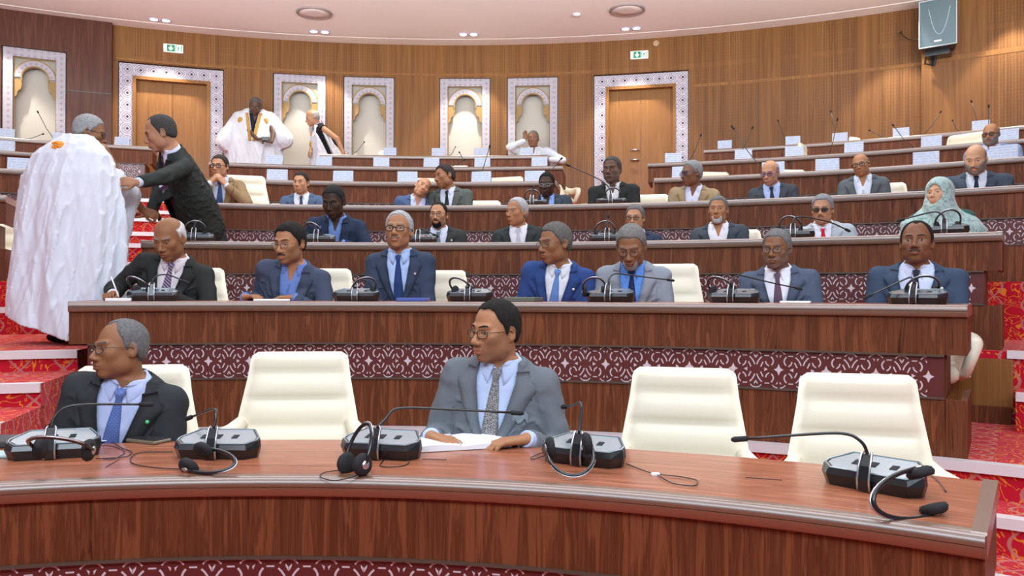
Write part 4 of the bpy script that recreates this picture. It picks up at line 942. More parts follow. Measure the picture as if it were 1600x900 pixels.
seated(2, 'man in black suit with purple striped tie, bald on top, writing at far left', 264, 373, 70, 255, turn=-6, back=.16, lean=.22, yaw=-14, pitch=22, skin=BRN, hair='bald', hcol=WHT, hthick=.007, suit=(.028, .030, .029), shirt=(.75, .68, .72), tie=(.09, .05, .12), tiek='stripe', tcol2=(.45, .4, .5), nose=.8, sw=.195, bulk=1.05,
       desk_hands={'L': dict(w=(-.22, -.29, dk + .02), d=(.1, -1, 0), n=(-.3, 0, 1), curl=.8, thumb=.3, pole=(-.7, .2, -.6)), 'R': LH(.14, -.24, (-1, -.1, 0), pole=(.8, .1, -.5))}, chair_px=282, chair_dz=-.03, chair_lb='cream chair behind the man in the black suit who is writing')
seated(2, 'black-haired man with moustache in slate blue jacket and open blue shirt, hands on desk', 452, 380, 68, 446, turn=-4, back=.16, lean=.24, yaw=-22, pitch=9, skin=LBR, hair='full', hcol=BLKH, hthick=.010, moust=(.05, .04, .035), suit=(.062, .082, .155), shirt=(.15, .24, .55), glasses=GL_THIN, sw=.19, stubble=(.1, .07, .06), open_=.075,
       desk_hands={'L': LH(-.20, -.26, (.9, -.5, .1), curl=.7), 'R': LH(.13, -.26, (-1, -.35, 0), curl=.6, pole=(.8, .1, -.5))}, chair_px=486, chair_dz=-.03, chair_lb='cream chair between the moustached man and the man looking up, second row')
seated(2, 'man in navy suit and navy tie with silver hair and dark-rimmed glasses, looking up', 623, 360, 67, 630, back=.24, lean=.14, yaw=-5, pitch=-6, skin=LBR, hair='high', hcol=SLV, hthick=.008, moust=(.15, .14, .13), suit=(.042, .062, .125), shirt=(.42, .55, .84), tie=(.028, .055, .17), glasses=GL_DARK, pin=((.8, .5, .5), 1), sw=.185, jaw=.97, chair_px=670, chair_dz=-.04, chair_lb='cream chair just right of the silver-haired man in navy, second row')
seated(2, 'man in bright blue suit with pale blue tie, grey curly hair, turned to the left', 866, 380, 65, 862, back=.18, lean=.20, yaw=-44, pitch=6, skin=BRN, hair='full', hcol=SALT, hthick=.009, suit=(.032, .070, .27), shirt=(.75, .76, .82), tie=(.13, .25, .55), glasses=GL_THIN, pin=((.9, .9, .8), 1), nose=.8, sw=.19)
seated(2, 'man in pale grey suit and blue shirt with grey hair, looking down at the desk', 986, 385, 70, 990, back=.18, lean=.22, yaw=-3, pitch=26, skin=BRN, hair='full', hcol=(.19, .185, .175), hthick=.008, suit=(.27, .30, .35), shirt=(.13, .30, .75), tie=(.02, .03, .09), glasses=GL_THIN, beard='goatee', bcol=(.33, .31, .3), sw=.185, chair_px=1030, chair_dz=-.0, chair_lb='cream chair just right of the man in pale grey, second row')
seated(2, 'man in slate blue suit with mauve tie and grey beard stubble, second from the right', 1213, 389, 63, 1222, back=.22, lean=.12, yaw=-12, pitch=4, skin=(.20, .10, .058), hair='full', hcol=(.17, .17, .17), hthick=.007, suit=(.085, .115, .205), shirt=(.8, .8, .88), tie=(.13, .08, .12), stubble=(.3, .28, .26), sw=.185, jaw=1.06, fat=1.1, glasses=((.03, .03, .03), .0016, .1))
seated(2, 'man in navy suit with dark tie and white lapel pin, head raised, far right', 1432, 379, 70, 1428, back=.22, lean=.10, yaw=-3, pitch=-7, skin=(.185, .09, .055), hair='receding', hcol=BLKH, hthick=.006, suit=(.050, .078, .155), shirt=(.60, .66, .86), tie=(.03, .03, .055), moust=(.06, .04, .035), pin=((.95, .95, .95), 1), sw=.205, fat=1.05, open_=.10, chair_px=1420, chair_dz=-.10, chair_lb='cream chair behind the navy-suited man at the far right of the second row')
# third row
seated(3, 'dark-skinned man in navy jacket writing with a blue pen', 521, 315, 60, 524, back=.16, lean=.26, yaw=-14, pitch=20, skin=EBO, hair='full', hcol=(.02, .02, .02), hthick=.004, suit=(.026, .040, .090), shirt=(.16, .27, .58), open_=.06, sw=.19, jaw=.97,
       desk_hands={'L': dict(w=(-.16, -.28, dk + .04), d=(.5, -.8, .2), n=(-.4, 0, 1), curl=.9, thumb=.3), 'R': LH(.10, -.27, (-1, -.3, 0), curl=.4, pole=(.8, .1, -.5))})
seated(3, 'balding man with black moustache and goatee in dark suit, grey tie, third row', 685, 336, 42, 690, back=.28, lean=.08, yaw=-8, pitch=0, skin=TAN, hair='high', hcol=BLKH, hthick=.004, suit=(.038, .042, .050), shirt=(.62, .68, .85), tie=(.13, .15, .20), moust=(.012, .01, .01), beard='goatee', bcol=(.012, .01, .01), stubble=(.07, .05, .045), glasses=((.05, .04, .04), .0018, .1), pin=((.9, .9, .9), 1))
seated(3, 'grey-haired man in dark suit looking left over his shoulder, third row centre', 807, 331, 45, 815, back=.28, lean=.08, yaw=-34, pitch=2, skin=LBR, hair='high', hcol=SLV, hthick=.008, suit=(.036, .042, .042), shirt=(.78, .78, .86), tie=(.5, .52, .58), nose=.8)
seated(3, 'man in navy jacket with glasses, half hidden behind the man in pale grey', 992, 341, 43, 992, back=.28, lean=.06, yaw=-8, pitch=2, skin=TAN, hair='full', hcol=(.15, .15, .15), hthick=.008, suit=(.032, .045, .10), shirt=(.5, .55, .75), glasses=((.02, .02, .02), .0022, .25))
seated(3, 'man with cropped grey hair and white goatee in slate jacket, open white shirt', 1122, 328, 45, 1128, back=.28, lean=.08, yaw=-4, pitch=-2, skin=LBR, hair='full', hcol=(.15, .15, .15), hthick=.006, beard='goatee', bcol=(.55, .55, .55), suit=(.060, .078, .115), shirt=(.80, .80, .85), open_=.09, jaw=.96, chair_px=1140, chair_dz=-.10, chair_lb='cream chair behind the man with the white goatee')
seated(3, 'man in pale grey jacket and red tie with tinted glasses and grey hair', 1285, 327, 47, 1292, back=.26, lean=.10, yaw=-6, pitch=6, skin=TAN, hair='full', hcol=(.24, .25, .255), hthick=.009, moust=(.12, .1, .1), suit=(.45, .50, .55), shirt=(.75, .78, .88), tie=(.52, .02, .05), glasses=GL_TINT, open_=.07)
# woman in a draped headscarf
e, I = seated(3, 'woman in a pale green patterned headscarf and shawl, looking up to the left', 1466, 304, 46, 1474, back=.26, lean=.08, yaw=-22, pitch=-8, roll=-3, skin=PALE, hair='full', hcol=None, suit=(.05, .12, .13), shirt=(.2, .3, .3), scarf=1, jaw=.92, fat=1.05, nose=.8, open_=.05, sw=.165)
def scarf_mat():
    m = mat('pale green printed cotton', rough=.8, sheen=.3); g = NG(m); t = g.n('ShaderNodeTexCoord'); a = g.noise(t.outputs['Object'], 13, 3, .5, 1.5)
    f = g.math('LESS_THAN', g.math('ABSOLUTE', g.math('SUBTRACT', g.math('FRACT', g.math('MULTIPLY', a, 5.)), .5)), .11); b = g.math('MULTIPLY_ADD', g.noise(t.outputs['Object'], 5), .5, .2)
    g.l(g.mix(g.math('MULTIPLY', f, .75), g.mix(b, (.27, .42, .40), (.46, .58, .53)), (.13, .22, .23)), g.b.inputs['Base Color']); return m
def scarff(p):
    Hc, Rh, frT, L = I['Hc'], I['Rh'], I['frT'], I['L']; q = (p - Hc.astype(F4)) @ Rh.astype(F4)
    dz = np.clip((.02 - q[:, 2]) * 6, .15, 1.6); fo = dz * (.005 * np.sin(q[:, 2] * 48 + q[:, 0] * 40 + 3 * np.sin(q[:, 0] * 11)) + .002 * wob(p, 22))
    hd = ell(q, (0, .028, .030), (.096, .118, .114)); ck = ell(q, (0, .012, -.080), (.092, .095, .10)); d = smin(hd, ck, .05)
    face = ell(q, (0, -.16, -.014), (.066, .165, .092)); d = smax(d, -face, .012)
    N = I['Np']; a = N + np.array((0, 0, -.02)); sh = smin(cap(p, a, N + np.array((-.17, -.02, -.13)), .105, .095), cap(p, a, N + np.array((.18, -.01, -.14)), .105, .10), .05)
    sh = smin(sh, cap(p, N + np.array((-.16, -.03, -.15)), N + np.array((-.25, -.10, -.36)), .095, .10), .05); sh = smin(sh, cap(p, N + np.array((.17, -.02, -.15)), N + np.array((.27, -.06, -.36)), .10, .11), .05)
    sh = smin(sh, ell(p, N + np.array((0, -.03, -.26)), (.21, .15, .24)), .06); dd = smin(d, sh, .06) + fo
    return np.maximum(dd, -(ell(q, (0, -.17, -.014), (.061, .170, .087))))
v, f = surf(scarff, I['Np'] - .55, I['Np'] + .45, .0075); mesh_obj('headscarf', v, f, scarf_mat(), e)
# fourth row
seated(4, 'man in tan jacket with glasses, hands clasped in front of his mouth', 343, 260, 37, 346, back=.20, lean=.12, yaw=-18, pitch=4, skin=TAN, hair='full', hcol=(.05, .045, .04), hthick=.007, suit=(.27, .18, .095), shirt=(.6, .65, .8), tie=(.05, .09, .22), glasses=((.02, .02, .02), .003, .2), h=.0075,
       desk_hands={'L': dict(w=(-.07, -.26, 1.02), d=(.6, -.15, .75), n=(-.6, -.6, .2), curl=1.0, pole=(-.8, -.2, -.8)), 'R': dict(w=(.08, -.26, 1.00), d=(-.6, -.15, .75), n=(.6, -.6, .2), curl=1.0, pole=(.8, -.2, -.8))})
seated(4, 'smiling man in blue suit with dark tie and short black hair, fourth row', 470, 286, 35, 474, back=.28, lean=.08, yaw=-16, pitch=2, skin=TAN, hair='full', hcol=(.03, .028, .027), hthick=.005, suit=(.085, .135, .27), shirt=(.72, .76, .86), tie=(.04, .05, .09))
seated(4, 'bald man in blue suit tilting his head toward his neighbour', 660, 293, 35, 642, back=.28, lean=.10, turn=12, yaw=8, roll=34, pitch=-4, skin=TAN, hair='bald', hcol=(.12, .11, .1), hthick=.004, suit=(.070, .120, .27), shirt=(.55, .62, .85), jaw=.95)
seated(4, 'dark-haired man in grey-green suit leaning toward the bald man', 694, 276, 39, 706, back=.28, lean=.10, turn=-10, yaw=-42, roll=-14, pitch=6, skin=BRN, hair='full', hcol=(.035, .03, .028), hthick=.010, suit=(.090, .105, .095), shirt=(.62, .68, .85), tie=(.02, .03, .03))
seated(4, 'very dark-skinned man with glasses in navy suit, at the end of the left section', 854, 288, 38, 866, back=.28, lean=.10, yaw=-6, pitch=8, skin=EBO, hair='full', hcol=(.012, .012, .012), hthick=.004, suit=(.045, .062, .10), shirt=(.28, .42, .85), glasses=((.3, .3, .32), .0022, .1), jaw=1.04)
seated(4, 'bearded man in black jacket and open white shirt, in front of the right door', 956, 265, 44, 962, back=.18, lean=.14, yaw=-14, pitch=3, skin=(.10, .055, .04), hair='full', hcol=(.06, .058, .056), hthick=.005, stubble=(.3, .3, .3), suit=(.024, .027, .026), shirt=(.72, .74, .78), open_=.075, fat=1.1, jaw=1.05, sw=.205)
seated(4, 'man in beige jacket with grey hair and blue-tinted glasses, turned left', 1080, 271, 41, 1080, back=.22, lean=.10, turn=-6, yaw=-44, pitch=4, skin=(.17, .088, .055), hair='full', hcol=(.22, .23, .23), hthick=.008, suit=(.31, .235, .135), shirt=(.60, .65, .82), glasses=((.05, .06, .2), .003, .35), sw=.195)
seated(4, 'balding grey man in dark suit and blue shirt, looking down, right half of fourth row', 1203, 270, 39, 1212, back=.26, lean=.12, yaw=-18, pitch=14, skin=TAN, hair='bald', hcol=GREY, hthick=.006, stubble=(.4, .38, .36), suit=(.055, .068, .10), shirt=(.42, .55, .86), tie=(.03, .04, .07), glasses=((.05, .05, .3), .0025, .3))
seated(4, 'bald man with glasses in grey-blue suit and open pale shirt, head tilted', 1345, 258, 37, 1352, back=.28, lean=.08, yaw=-12, roll=-10, pitch=4, skin=LBR, hair='bald', hcol=(.2, .2, .2), hthick=.004, suit=(.105, .13, .175), shirt=(.66, .74, .86), glasses=((.03, .03, .03), .0028, .2), chair_px=1372, chair_dz=-.02, chair_lb='cream chair at the right shoulder of the bald man with glasses', fat=1.08)
seated(4, 'bald man with short grey beard in navy suit, eyes lowered, far right', 1524, 249, 46, 1526, back=.20, lean=.16, yaw=-8, pitch=18, skin=PALE, hair='bald', hcol=(.25, .24, .23), hthick=.004, beard='full', bcol=(.24, .21, .19), suit=(.065, .092, .15), shirt=(.66, .74, .86), tie=(.02, .03, .06), fat=1.12, jaw=1.05, sw=.215)
seated(5, 'bald man with glasses in a pale blue garment, seated above the bearded man in navy', 1548, 210, 35, 1556, back=.24, lean=.12, yaw=-14, pitch=6, skin=LBR, hair='bald', hcol=(.25, .25, .25), hthick=.004, beard='full', bcol=(.25, .24, .23), suit=(.26, .36, .68), shirt=(.55, .62, .8), glasses=((.02, .02, .02), .0035, .3), sw=.20)
seated(7, 'man in white short-sleeved robe raising his hand in the back row', 833, 217, 27, 840, back=.22, lean=.12, yaw=-2, pitch=0, skin=(.22, .12, .08), hair='full', hcol=(.16, .16, .16), hthick=.004, suit=(.62, .70, .90), shirt=(.7, .76, .9), open_=.05, sw=.21, h=.0095,
       desk_hands={'L': dict(w=(-.20, -.20, 1.10), d=(.05, -.1, 1), n=(0, 1, 0), curl=.25, side=1, pole=(-.9, -.1, -.6)), 'R': LH(.2, -.25, (-1, -.3, 0), pole=(.9, .1, -.4))})
print('people', NP[0])
# ---------------------------------------------------------------- standing figures
def robe(e, info, rows, name='robe', col=(.80, .80, .84), hemf=None, arms=(), nfold=9, amp=.022, h=.009, lo=None, hi=None, neck=.085, extra=None, openf=None):
    rows = sorted(rows); z_, a_, b_, xo, yo = [np.array(c_) for c_ in zip(*rows)]
    def f(p):
        z = p[:, 2]; a = np.interp(z, z_, a_); b = np.interp(z, z_, b_); x = p[:, 0] - np.interp(z, z_, xo); y = p[:, 1] - np.interp(z, z_, yo)
        th = np.arctan2(y / b, x / a); lw = np.clip((z_[-1] - z) / (z_[-1] - z_[0]) * 2.2, 0, 1)
        fo = amp * lw * (np.sin(nfold * th + 2.2 * z + 1.2 * np.sin(3 * z)) + .55 * np.sin((nfold * 2 + 1) * th - 3.1 * z)) + .006 * lw * wob(p * np.array((1, 1, .35), F4), 22) - .010 * np.clip(1 - np.abs(wob((p + .25 * p[:, 2:3] * np.array((1, .5, 0), F4)) * np.array((1, 1, .22), F4), 15, 2.)) * 3, 0, 1)**1.5
        k0 = np.sqrt((x / a)**2 + (y / b)**2); k1 = np.sqrt((x / a**2)**2 + (y / b**2)**2) + 1e-6; d = k0 * (k0 - 1) / k1
        d = np.maximum(d, z - z_[-1])
        for s0, s1, r0, r1 in arms: d = smin(d, cap(p, s0, s1, r0, r1), .07)
        if extra: d = smin(d, extra(p), .04)
        d = (d + fo) * .8
        nk = cap(p, info['Np'] - np.array((0, 0, .12)), info['Np'] + np.array((0, 0, .2)), neck, neck + .01); d = smax(d, -nk, .008)
        if hemf: d = np.maximum(d, hemf(p) - z)
        if openf: d = np.maximum(d, openf(p))
        return d
    v, fc = surf(f, lo, hi, h); mesh_obj(name, v, fc, mat('white cotton robe %.2f' % col[0], col, .6, sheen=.2, bump=.5, bscale=18), e); return f
def world_local(base, rz, p): return Rz(-rz) @ (np.array(p) - np.array(base))
def pxd(px, py, D):
    d = sight(px, py); t = D / d[1]; return (d[0] * t, D, EYE + d[2] * t)
# robed man seen from behind
b0 = pxd(112, 450, 5.55); base = (b0[0], b0[1], FLO[3]); rz = math.radians(165); W_ = lambda px, py, D: world_local(base, rz, pxd(px, py, D))
Hs = W_(141, 207, 5.85); shake = W_(222, 328, 6.12)
hd = {'L': dict(w=shake, d=world_local((0, 0, 0), rz, (.55, .15, -.25)), n=world_local((0, 0, 0), rz, (.0, -1, .3)), curl=.9, side=-1, pole=(-.3, .6, -1)),
      'R': dict(w=(.30, -.15, .85), d=(0, -.4, -1), n=(1, 0, 0), pole=(.5, .6, -.4))}
e, I1 = person('robed man in a billowing white robe seen from behind, shaking hands on the left stairs', base, rz, Hs, h=.0065, yaw=-52, pitch=14, roll=0, hs=1.02, skin=BRN, hair='full', hcol=(.33, .34, .34), hthick=.009, glasses=((.02, .02, .02), .0022, .1),
               hands=hd, pel=(0.03, .05, .86), outfit='none', legs=(0, 0), sw=.20, suit=(.7, .72, .78))
R_sh = I1['arms'][0][0]; Wr = I1['arms'][0][2]
Z = lambda py: EYE + (456 - py) * .00459 - FLO[3]
def sleeve_hang(p):
    u = Wr - R_sh; a = R_sh + u * .35 + np.array((0, .05, -.10)); b = R_sh + u * .72 + np.array((0, .0, -.02)); c = b + np.array((.05, .03, -.46))
    q = p.copy(); d1 = cap(p, a, b, .12, .07); d2 = smin(cap(p, b, c, .055, .05), cap(p, a + np.array((.02, 0, -.15)), c, .10, .05), .05); return smin(d1, d2, .06) + .008 * np.sin(p[:, 0] * 55 + p[:, 2] * 9)
robe(e, I1, [(Z(560), .43, .30, .02, .02), (Z(490), .43, .29, .02, .02), (Z(400), .415, .27, .0, .02), (Z(330), .39, .25, -.01, .02), (Z(280), .355, .215, -.01, .03), (Z(248), .30, .175, -.02, .03), (Z(232), .22, .135, -.03, .02), (Z(216), .10, .09, -.05, .0)],
     hemf=lambda p: .10 + .30 * np.clip(p[:, 0] + .02, -.25, .3), arms=(), lo=(-.75, -.7, -.1), hi=(.62, .62, 1.62), h=.0085, nfold=8, amp=.017, extra=sleeve_hang, col=(.68, .71, .79), neck=.075)
mb = MB(); 
q0 = I1['Np']; mb.tube([q0 + np.array((.088 * math.sin(t), .082 * math.cos(t) + .0, .018)) for t in np.linspace(-2.6, 2.6, 15)], .020, 8); mb.build('shirt_collar', cloth((.22, .30, .42), 'shirt'), e, smooth=True)
mb = MB(); cx_, cz_ = -.045, Z(237)
for k in range(7): a = k * .9; mb.ball((cx_ + .026 * math.cos(a) * (1 if k else 0), .155 - .0 * k, cz_ + .018 * math.sin(a) * (1 if k else 0)), (.020, .05, .016), 10)
mb.build('orange_embroidery', cloth((.85, .33, .05), 'shirt'), e, smooth=True)
# man in the dark suit bending toward him
b0 = pxd(310, 450, 6.72); base = (b0[0], b0[1], FLO[3]); rz = math.radians(-62); W_ = lambda px, py, D: world_local(base, rz, pxd(px, py, D)); D_ = lambda v: world_local((0, 0, 0), rz, v)
e, I2 = person('smiling man in dark suit and plum tie bending forward to shake hands', base, rz, W_(250, 208, 6.22), h=.0065, yaw=-4, pitch=20, roll=6, hs=1.13, skin=(.40, .22, .15), hair='receding', hcol=(.06, .06, .06), hthick=.006, nose=.9,
               suit=(.034, .042, .046), shirt=(.66, .68, .82), tie=(.10, .02, .075), hands={'R': dict(w=W_(209, 287, 5.62), d=D_((-1, -.02, .05)), n=D_((.1, -1, .3)), curl=.25, side=1, pole=(.6, .4, -.5)), 'L': dict(w=W_(236, 333, 6.30), d=D_((-.6, -.2, .1)), n=D_((.1, -.6, .7)), curl=1.0, pole=(-.5, .3, -1))},
               pel=(0, .04, .93), legs=(0, .1), sw=.20, hem=.22, open_=.08, btn=.12, bulk=1.16)
# robed man at the back, looking down at what he holds
b0 = at_r(397, 14.02); base = (b0[0], b0[1], FLO[7]); rz = math.radians(8); W_ = lambda px, py, D: world_local(base, rz, pxd(px, py, D)); Dp = b0[1]
hh = {'L': dict(w=W_(404, 220, Dp - .34), d=(1, -.3, .1), n=(0, -.5, .8), curl=.7, pole=(-.8, .2, -.8)), 'R': dict(w=W_(424, 222, Dp - .34), d=(-1, -.3, .1), n=(0, -.5, .8), curl=.7, pole=(.8, .2, -.8))}
e, I3 = person('man in wide white robe with gold embroidery, standing at the back and looking down', base, rz, W_(399, 166, Dp - .12), h=.010, yaw=6, pitch=24, hs=1.08, skin=(.10, .06, .045), hair='full', hcol=(.10, .10, .10), hthick=.006, hands=hh, short=True, outfit='jacket', suit=(.03, .035, .06), shirt=(.02, .02, .03), pel=(0, .04, .92), legs=(0, 0), sw=.20)
zs = lambda py: float(W_(397, py, Dp)[2])
def wing(p): 
    L_ = cap(p, (-.24, .02, 1.42), (-.40, -.08, 1.02), .10, .17); R_ = cap(p, (.24, .02, 1.42), (.46, -.06, 1.08), .10, .15); return smin(L_, R_, .02)
fr_ = robe(e, I3, [(0, .42, .28, 0, 0), (.6, .44, .27, 0, 0), (1.05, .42, .26, 0, 0), (1.3, .34, .21, 0, .01), (1.48, .27, .15, 0, .02), (1.56, .15, .11, 0, .02)], lo=(-.8, -.6, .0), hi=(.8, .5, 1.75), h=.012, nfold=7, amp=.02, extra=wing, hemf=lambda p: .06 + 0 * p[:, 0],
           openf=lambda p: np.minimum(np.interp(p[:, 2], [1.02, 1.5], [.0, .075]) - np.abs(p[:, 0] - .01), -(p[:, 1])), col=(.66, .67, .72))
GOLDT = cloth((.50, .30, .08), 'shirt')
for s_ in (-1, 1):
    tt = np.linspace(0, 1, 12); z_ = 1.0 + .47 * tt; rows = []
    for k in (0, .5, 1): x_ = .01 + s_ * (.0 + .078 * tt + .045 * k + .004); y_ = hit(fr_, x_, z_, -.6); rows.append(np.stack([x_, y_ - .012, z_], 1))
    grid_obj('gold_neck_band', rows, GOLDT, e, thick=(0, .012, 0))
    x_, z_ = s_ * .19, 1.34; y_ = float(hit(fr_, [x_], [z_], -.6)[0]); mb = MB(); mb.ball((x_, y_ + .0, z_), (.042, .022, .058), 12); mb.build('gold_emblem', GOLDT, e, smooth=True)
mb = MB(); mb.box(W_(415, 217, Dp - .42), (.12, .03, .06), bev=.006); mb.build('black_phone', BLK, e)
# robed man leaning over the desk
b0 = at_r(505, 14.0); base = (b0[0], b0[1], FLO[7]); rz = math.radians(-62); W_ = lambda px, py, D: world_local(base, rz, pxd(px, py, D)); Dp = b0[1]
hh = {'L': dict(w=W_(486, 232, Dp - .15), d=(0, -.4, -1), n=(0, -1, 0), pole=(-.4, .3, -1)), 'R': dict(w=W_(537, 240, Dp - .3), d=(0, -.2, -1), n=(1, 0, 0), pole=(.5, .6, -.2))}
e, I4 = person('balding man in white robe over a black shirt leaning left over the back row', base, rz, W_(488, 184, Dp - .1), h=.010, yaw=-8, pitch=18, hs=1.04, skin=(.40, .23, .15), hair='bald', hcol=(.35, .33, .30), hthick=.004, hands=hh, short=True, outfit='jacket', suit=(.012, .012, .014), shirt=(.07, .13, .35), pel=(0, .12, .86), legs=(0, .1), sw=.19)
Np4 = I4['Np']
def arm4(p): return 1.0 + 0 * p[:, 0]
f4 = robe(e, I4, [(0, .26, .25, 0, .06), (.5, .27, .26, 0, .06), (.85, .27, .25, 0, .06), (float(Np4[2]) - .18, .235, .15, float(Np4[0]), float(Np4[1]) + .05), (float(Np4[2]) - .06, .19, .10, float(Np4[0]), float(Np4[1]) + .02), (float(Np4[2]) + .005, .10, .08, float(Np4[0]), float(Np4[1]))], lo=(-.6, -.75, .0), hi=(.6, .6, 1.7), h=.012, nfold=6, amp=.016,
     openf=lambda p: np.minimum(np.minimum(p[:, 0] - .14, .045 - np.abs(p[:, 1] - .02 + (p[:, 2] - .9) * .5)), p[:, 2] - .62), col=(.66, .66, .70))
for z_ in (1.02, 1.17):
    y_ = float(hit(f4, [-.05], [z_], -.7)[0]); mb = MB(); mb.ball((.0, y_, z_), (.05, .02, .05), 10); mb.build('gold_emblem', GOLDT, e, smooth=True)
# ---------------------------------------------------------------- conference units, headphones, cards, papers
def on_desk(k, px, dr):
    R, c, dp = row(k); p = at_r(px, R + dr, c=c); ph = phi_of(p, c); x, y, z = P(ph, R + dr, TOP[k] + .001, c); return (x, y, z), -math.radians(ph)
def unit(k, px, label, goose, dr=.30, turn=0., sc_=1.0, n=10, grp=None, body=True):
    """conference unit; goose: list of (dx across the picture, dy away, dz up) from the bracket's top, in metres"""
    b, rz = on_desk(k, px, dr); rz += math.radians(turn); e = empty('conference_unit', b, rz, label, 'microphone unit', 'conference microphone units')
    plan = [(-.118, -.075), (.118, -.075), (.150, -.035), (.150, -.01), (.105, .075), (-.105, .075), (-.150, -.01), (-.150, -.035)]
    if body:
        mb = MB(); top = [(x * .97, y * .95 + .003, .050 + (y + .075) * .20) for x, y in plan]; mid = [(x, y, .034) for x, y in plan]; low = [(x * .93, y * .9 + .004, .0) for x, y in plan]
        v = low + mid + top; N = 8; f = [tuple(range(8))[::-1], tuple(range(16, 24))] + [(j * N + i, j * N + (i + 1) % N, (j + 1) * N + (i + 1) % N, (j + 1) * N + i) for j in (0, 1) for i in range(N)]
        mb.add(v, f); mb.build('base', BLK, e)
        mb = MB(); mb.add([(x * .88, y * .84 + .004, .0512 + (y * .84 + .079) * .20) for x, y in plan], [tuple(range(8))]); mb.tube([(x * .93, y * .9 + .003, .0512 + (y * .9 + .079) * .20) for x, y in plan + plan[:1]], .0028, 5); mb.build('top_panel', GLOSS, e)
        mb = MB(); mb.box((-.03, .0, .0672), (.07, .035, .002), Rx(.20)); mb.build('display', BLKM, e); mb = MB(); mb.box((.055, .0, .0672), (.02, .03, .002), Rx(.20)); mb.build('button', BLKM, e)
        for s_ in (-1, 1):
            mb = MB(); mb.tube([(s_ * .017, -.086, .004), (s_ * .017, -.090, .035), (s_ * .0165, -.080, .075), (s_ * .015, -.062, .108), (s_ * .010, -.056, .114)], .0035, 6); mb.build('silver_edge', SILV, e, smooth=True)
        mb = MB(); rows = [(-.084, .004), (-.088, .035), (-.078, .075), (-.060, .106)]
        v = [(s_ * .015, y + d, z) for y, z in rows for s_, d in ((-1, 0), (1, 0), (1, .010), (-1, .010))]; f = [(i * 4 + a, i * 4 + (a + 1) % 4, (i + 1) * 4 + (a + 1) % 4, (i + 1) * 4 + a) for i in range(3) for a in range(4)] + [(0, 3, 2, 1), (12, 13, 14, 15)]
        mb.add(v, f); mb.build('neck_bracket', BLK, e)
    st_ = np.array((0, -.058, .108)) if body else np.array((0, 0, .03))
    if not body: mb = MB(); mb.box((0, 0, .015), (.13, .10, .03), bev=.01); mb.build('base', BLK, e)
    if goose:
        R_ = Rz(-rz); g = [st_] + [st_ + R_ @ np.array(q, float) for q in goose]; # rounded path
        pts = [];
        for i in range(len(g) - 1):
            for t in np.linspace(0, 1, 5, endpoint=False): pts.append(g[i] * (1 - t) + g[i + 1] * t)
        pts.append(g[-1]); pts = np.array(pts)
        for _ in range(4): pts[1:-1] = (pts[:-2] + pts[1:-1] * 2 + pts[2:]) / 4
        r0 = .0042 * sc_; mb = MB(); mb.tube(pts, np.linspace(r0 * 1.25, r0, len(pts)), 7); go = mb.build('gooseneck', BLK, e, smooth=True)
        d = g[-1] - g[-2]; d /= np.linalg.norm(d); mb = MB(); mb.tube([g[-1] - d * .004, g[-1], g[-1] + d * .038, g[-1] + d * .046], np.array([.005, .0085, .0085, .004]) * sc_, 10); mb.build('microphone', BLKM, go, smooth=True)
    return e
def cols(x, z): x = np.array(x, float); x /= np.linalg.norm(x); z = np.array(z, float); z -= x * (x @ z); z /= np.linalg.norm(z); return np.stack([x, np.cross(z, x), z], 1)
def headphones(p, R, label, span=.088, cable=None, arch=.095):
    """ear cushions at +-span on local x, band arching along local z"""
    e = empty('headphones', p, 0, label, 'headphones', 'black headphones by the units'); R = np.asarray(R); T_ = lambda L: [R @ np.array(q, float) for q in L]
    arc = [(span * math.cos(t), 0, arch * math.sin(t) + .02) for t in np.linspace(0, math.pi, 17)]
    mb = MB(); mb.tube(T_([(span, 0, -.01)] + arc + [(-span, 0, -.01)]), .0065, 8, flat=1.0); mb.build('headband', BLK, e, smooth=True)
    mb = MB(); mb.tube(T_([(x * 1.07, .0, (z - .02) * 1.07 + .02) for x, _, z in arc[2:-2]]), .0022, 6); mb.build('steel_wire', SILV, e, smooth=True)
    for s_ in (-1, 1):
        mb = MB(); M_ = R @ Ry(s_ * math.pi / 2); mb.lathe([(.012, -.012), (.032, -.010), (.037, .0), (.032, .011), (.022, .016)], 18, M_, R @ np.array((s_ * (span - .014), 0, -.015))); mb.build('ear_cushion', BLKM, e, smooth=True)
        mb = MB(); mb.lathe([(.002, .0), (.014, -.0), (.014, .003), (.004, .005)], 14, M_, R @ np.array((s_ * (span + .001), 0, -.015))); mb.build('ear_cap', SILV, e, smooth=True)
    if cable:
        mb = MB(); c_ = np.array(cable, float); pts = []
        for i in range(len(c_) - 1):
            for t in np.linspace(0, 1, 5, endpoint=False): pts.append(c_[i] * (1 - t) + c_[i + 1] * t)
        pts.append(c_[-1]); pts = np.array(pts)
        for _ in range(4): pts[1:-1] = (pts[:-2] + pts[1:-1] * 2 + pts[2:]) / 4
        mb.tube([q - np.array(p) for q in pts], .0018, 6); mb.build('cable', BLK, e, smooth=True)
    return e
def dpt(px, py, dz=.004, k=1): q = at_z(px, py, TOP[k] + dz); return q
def unit_px(px, py, k=1): q = at_z(px, py, TOP[k]); R, c, dp = row(k); return math.hypot(q[0] - c[0], q[1] - c[1]) - R
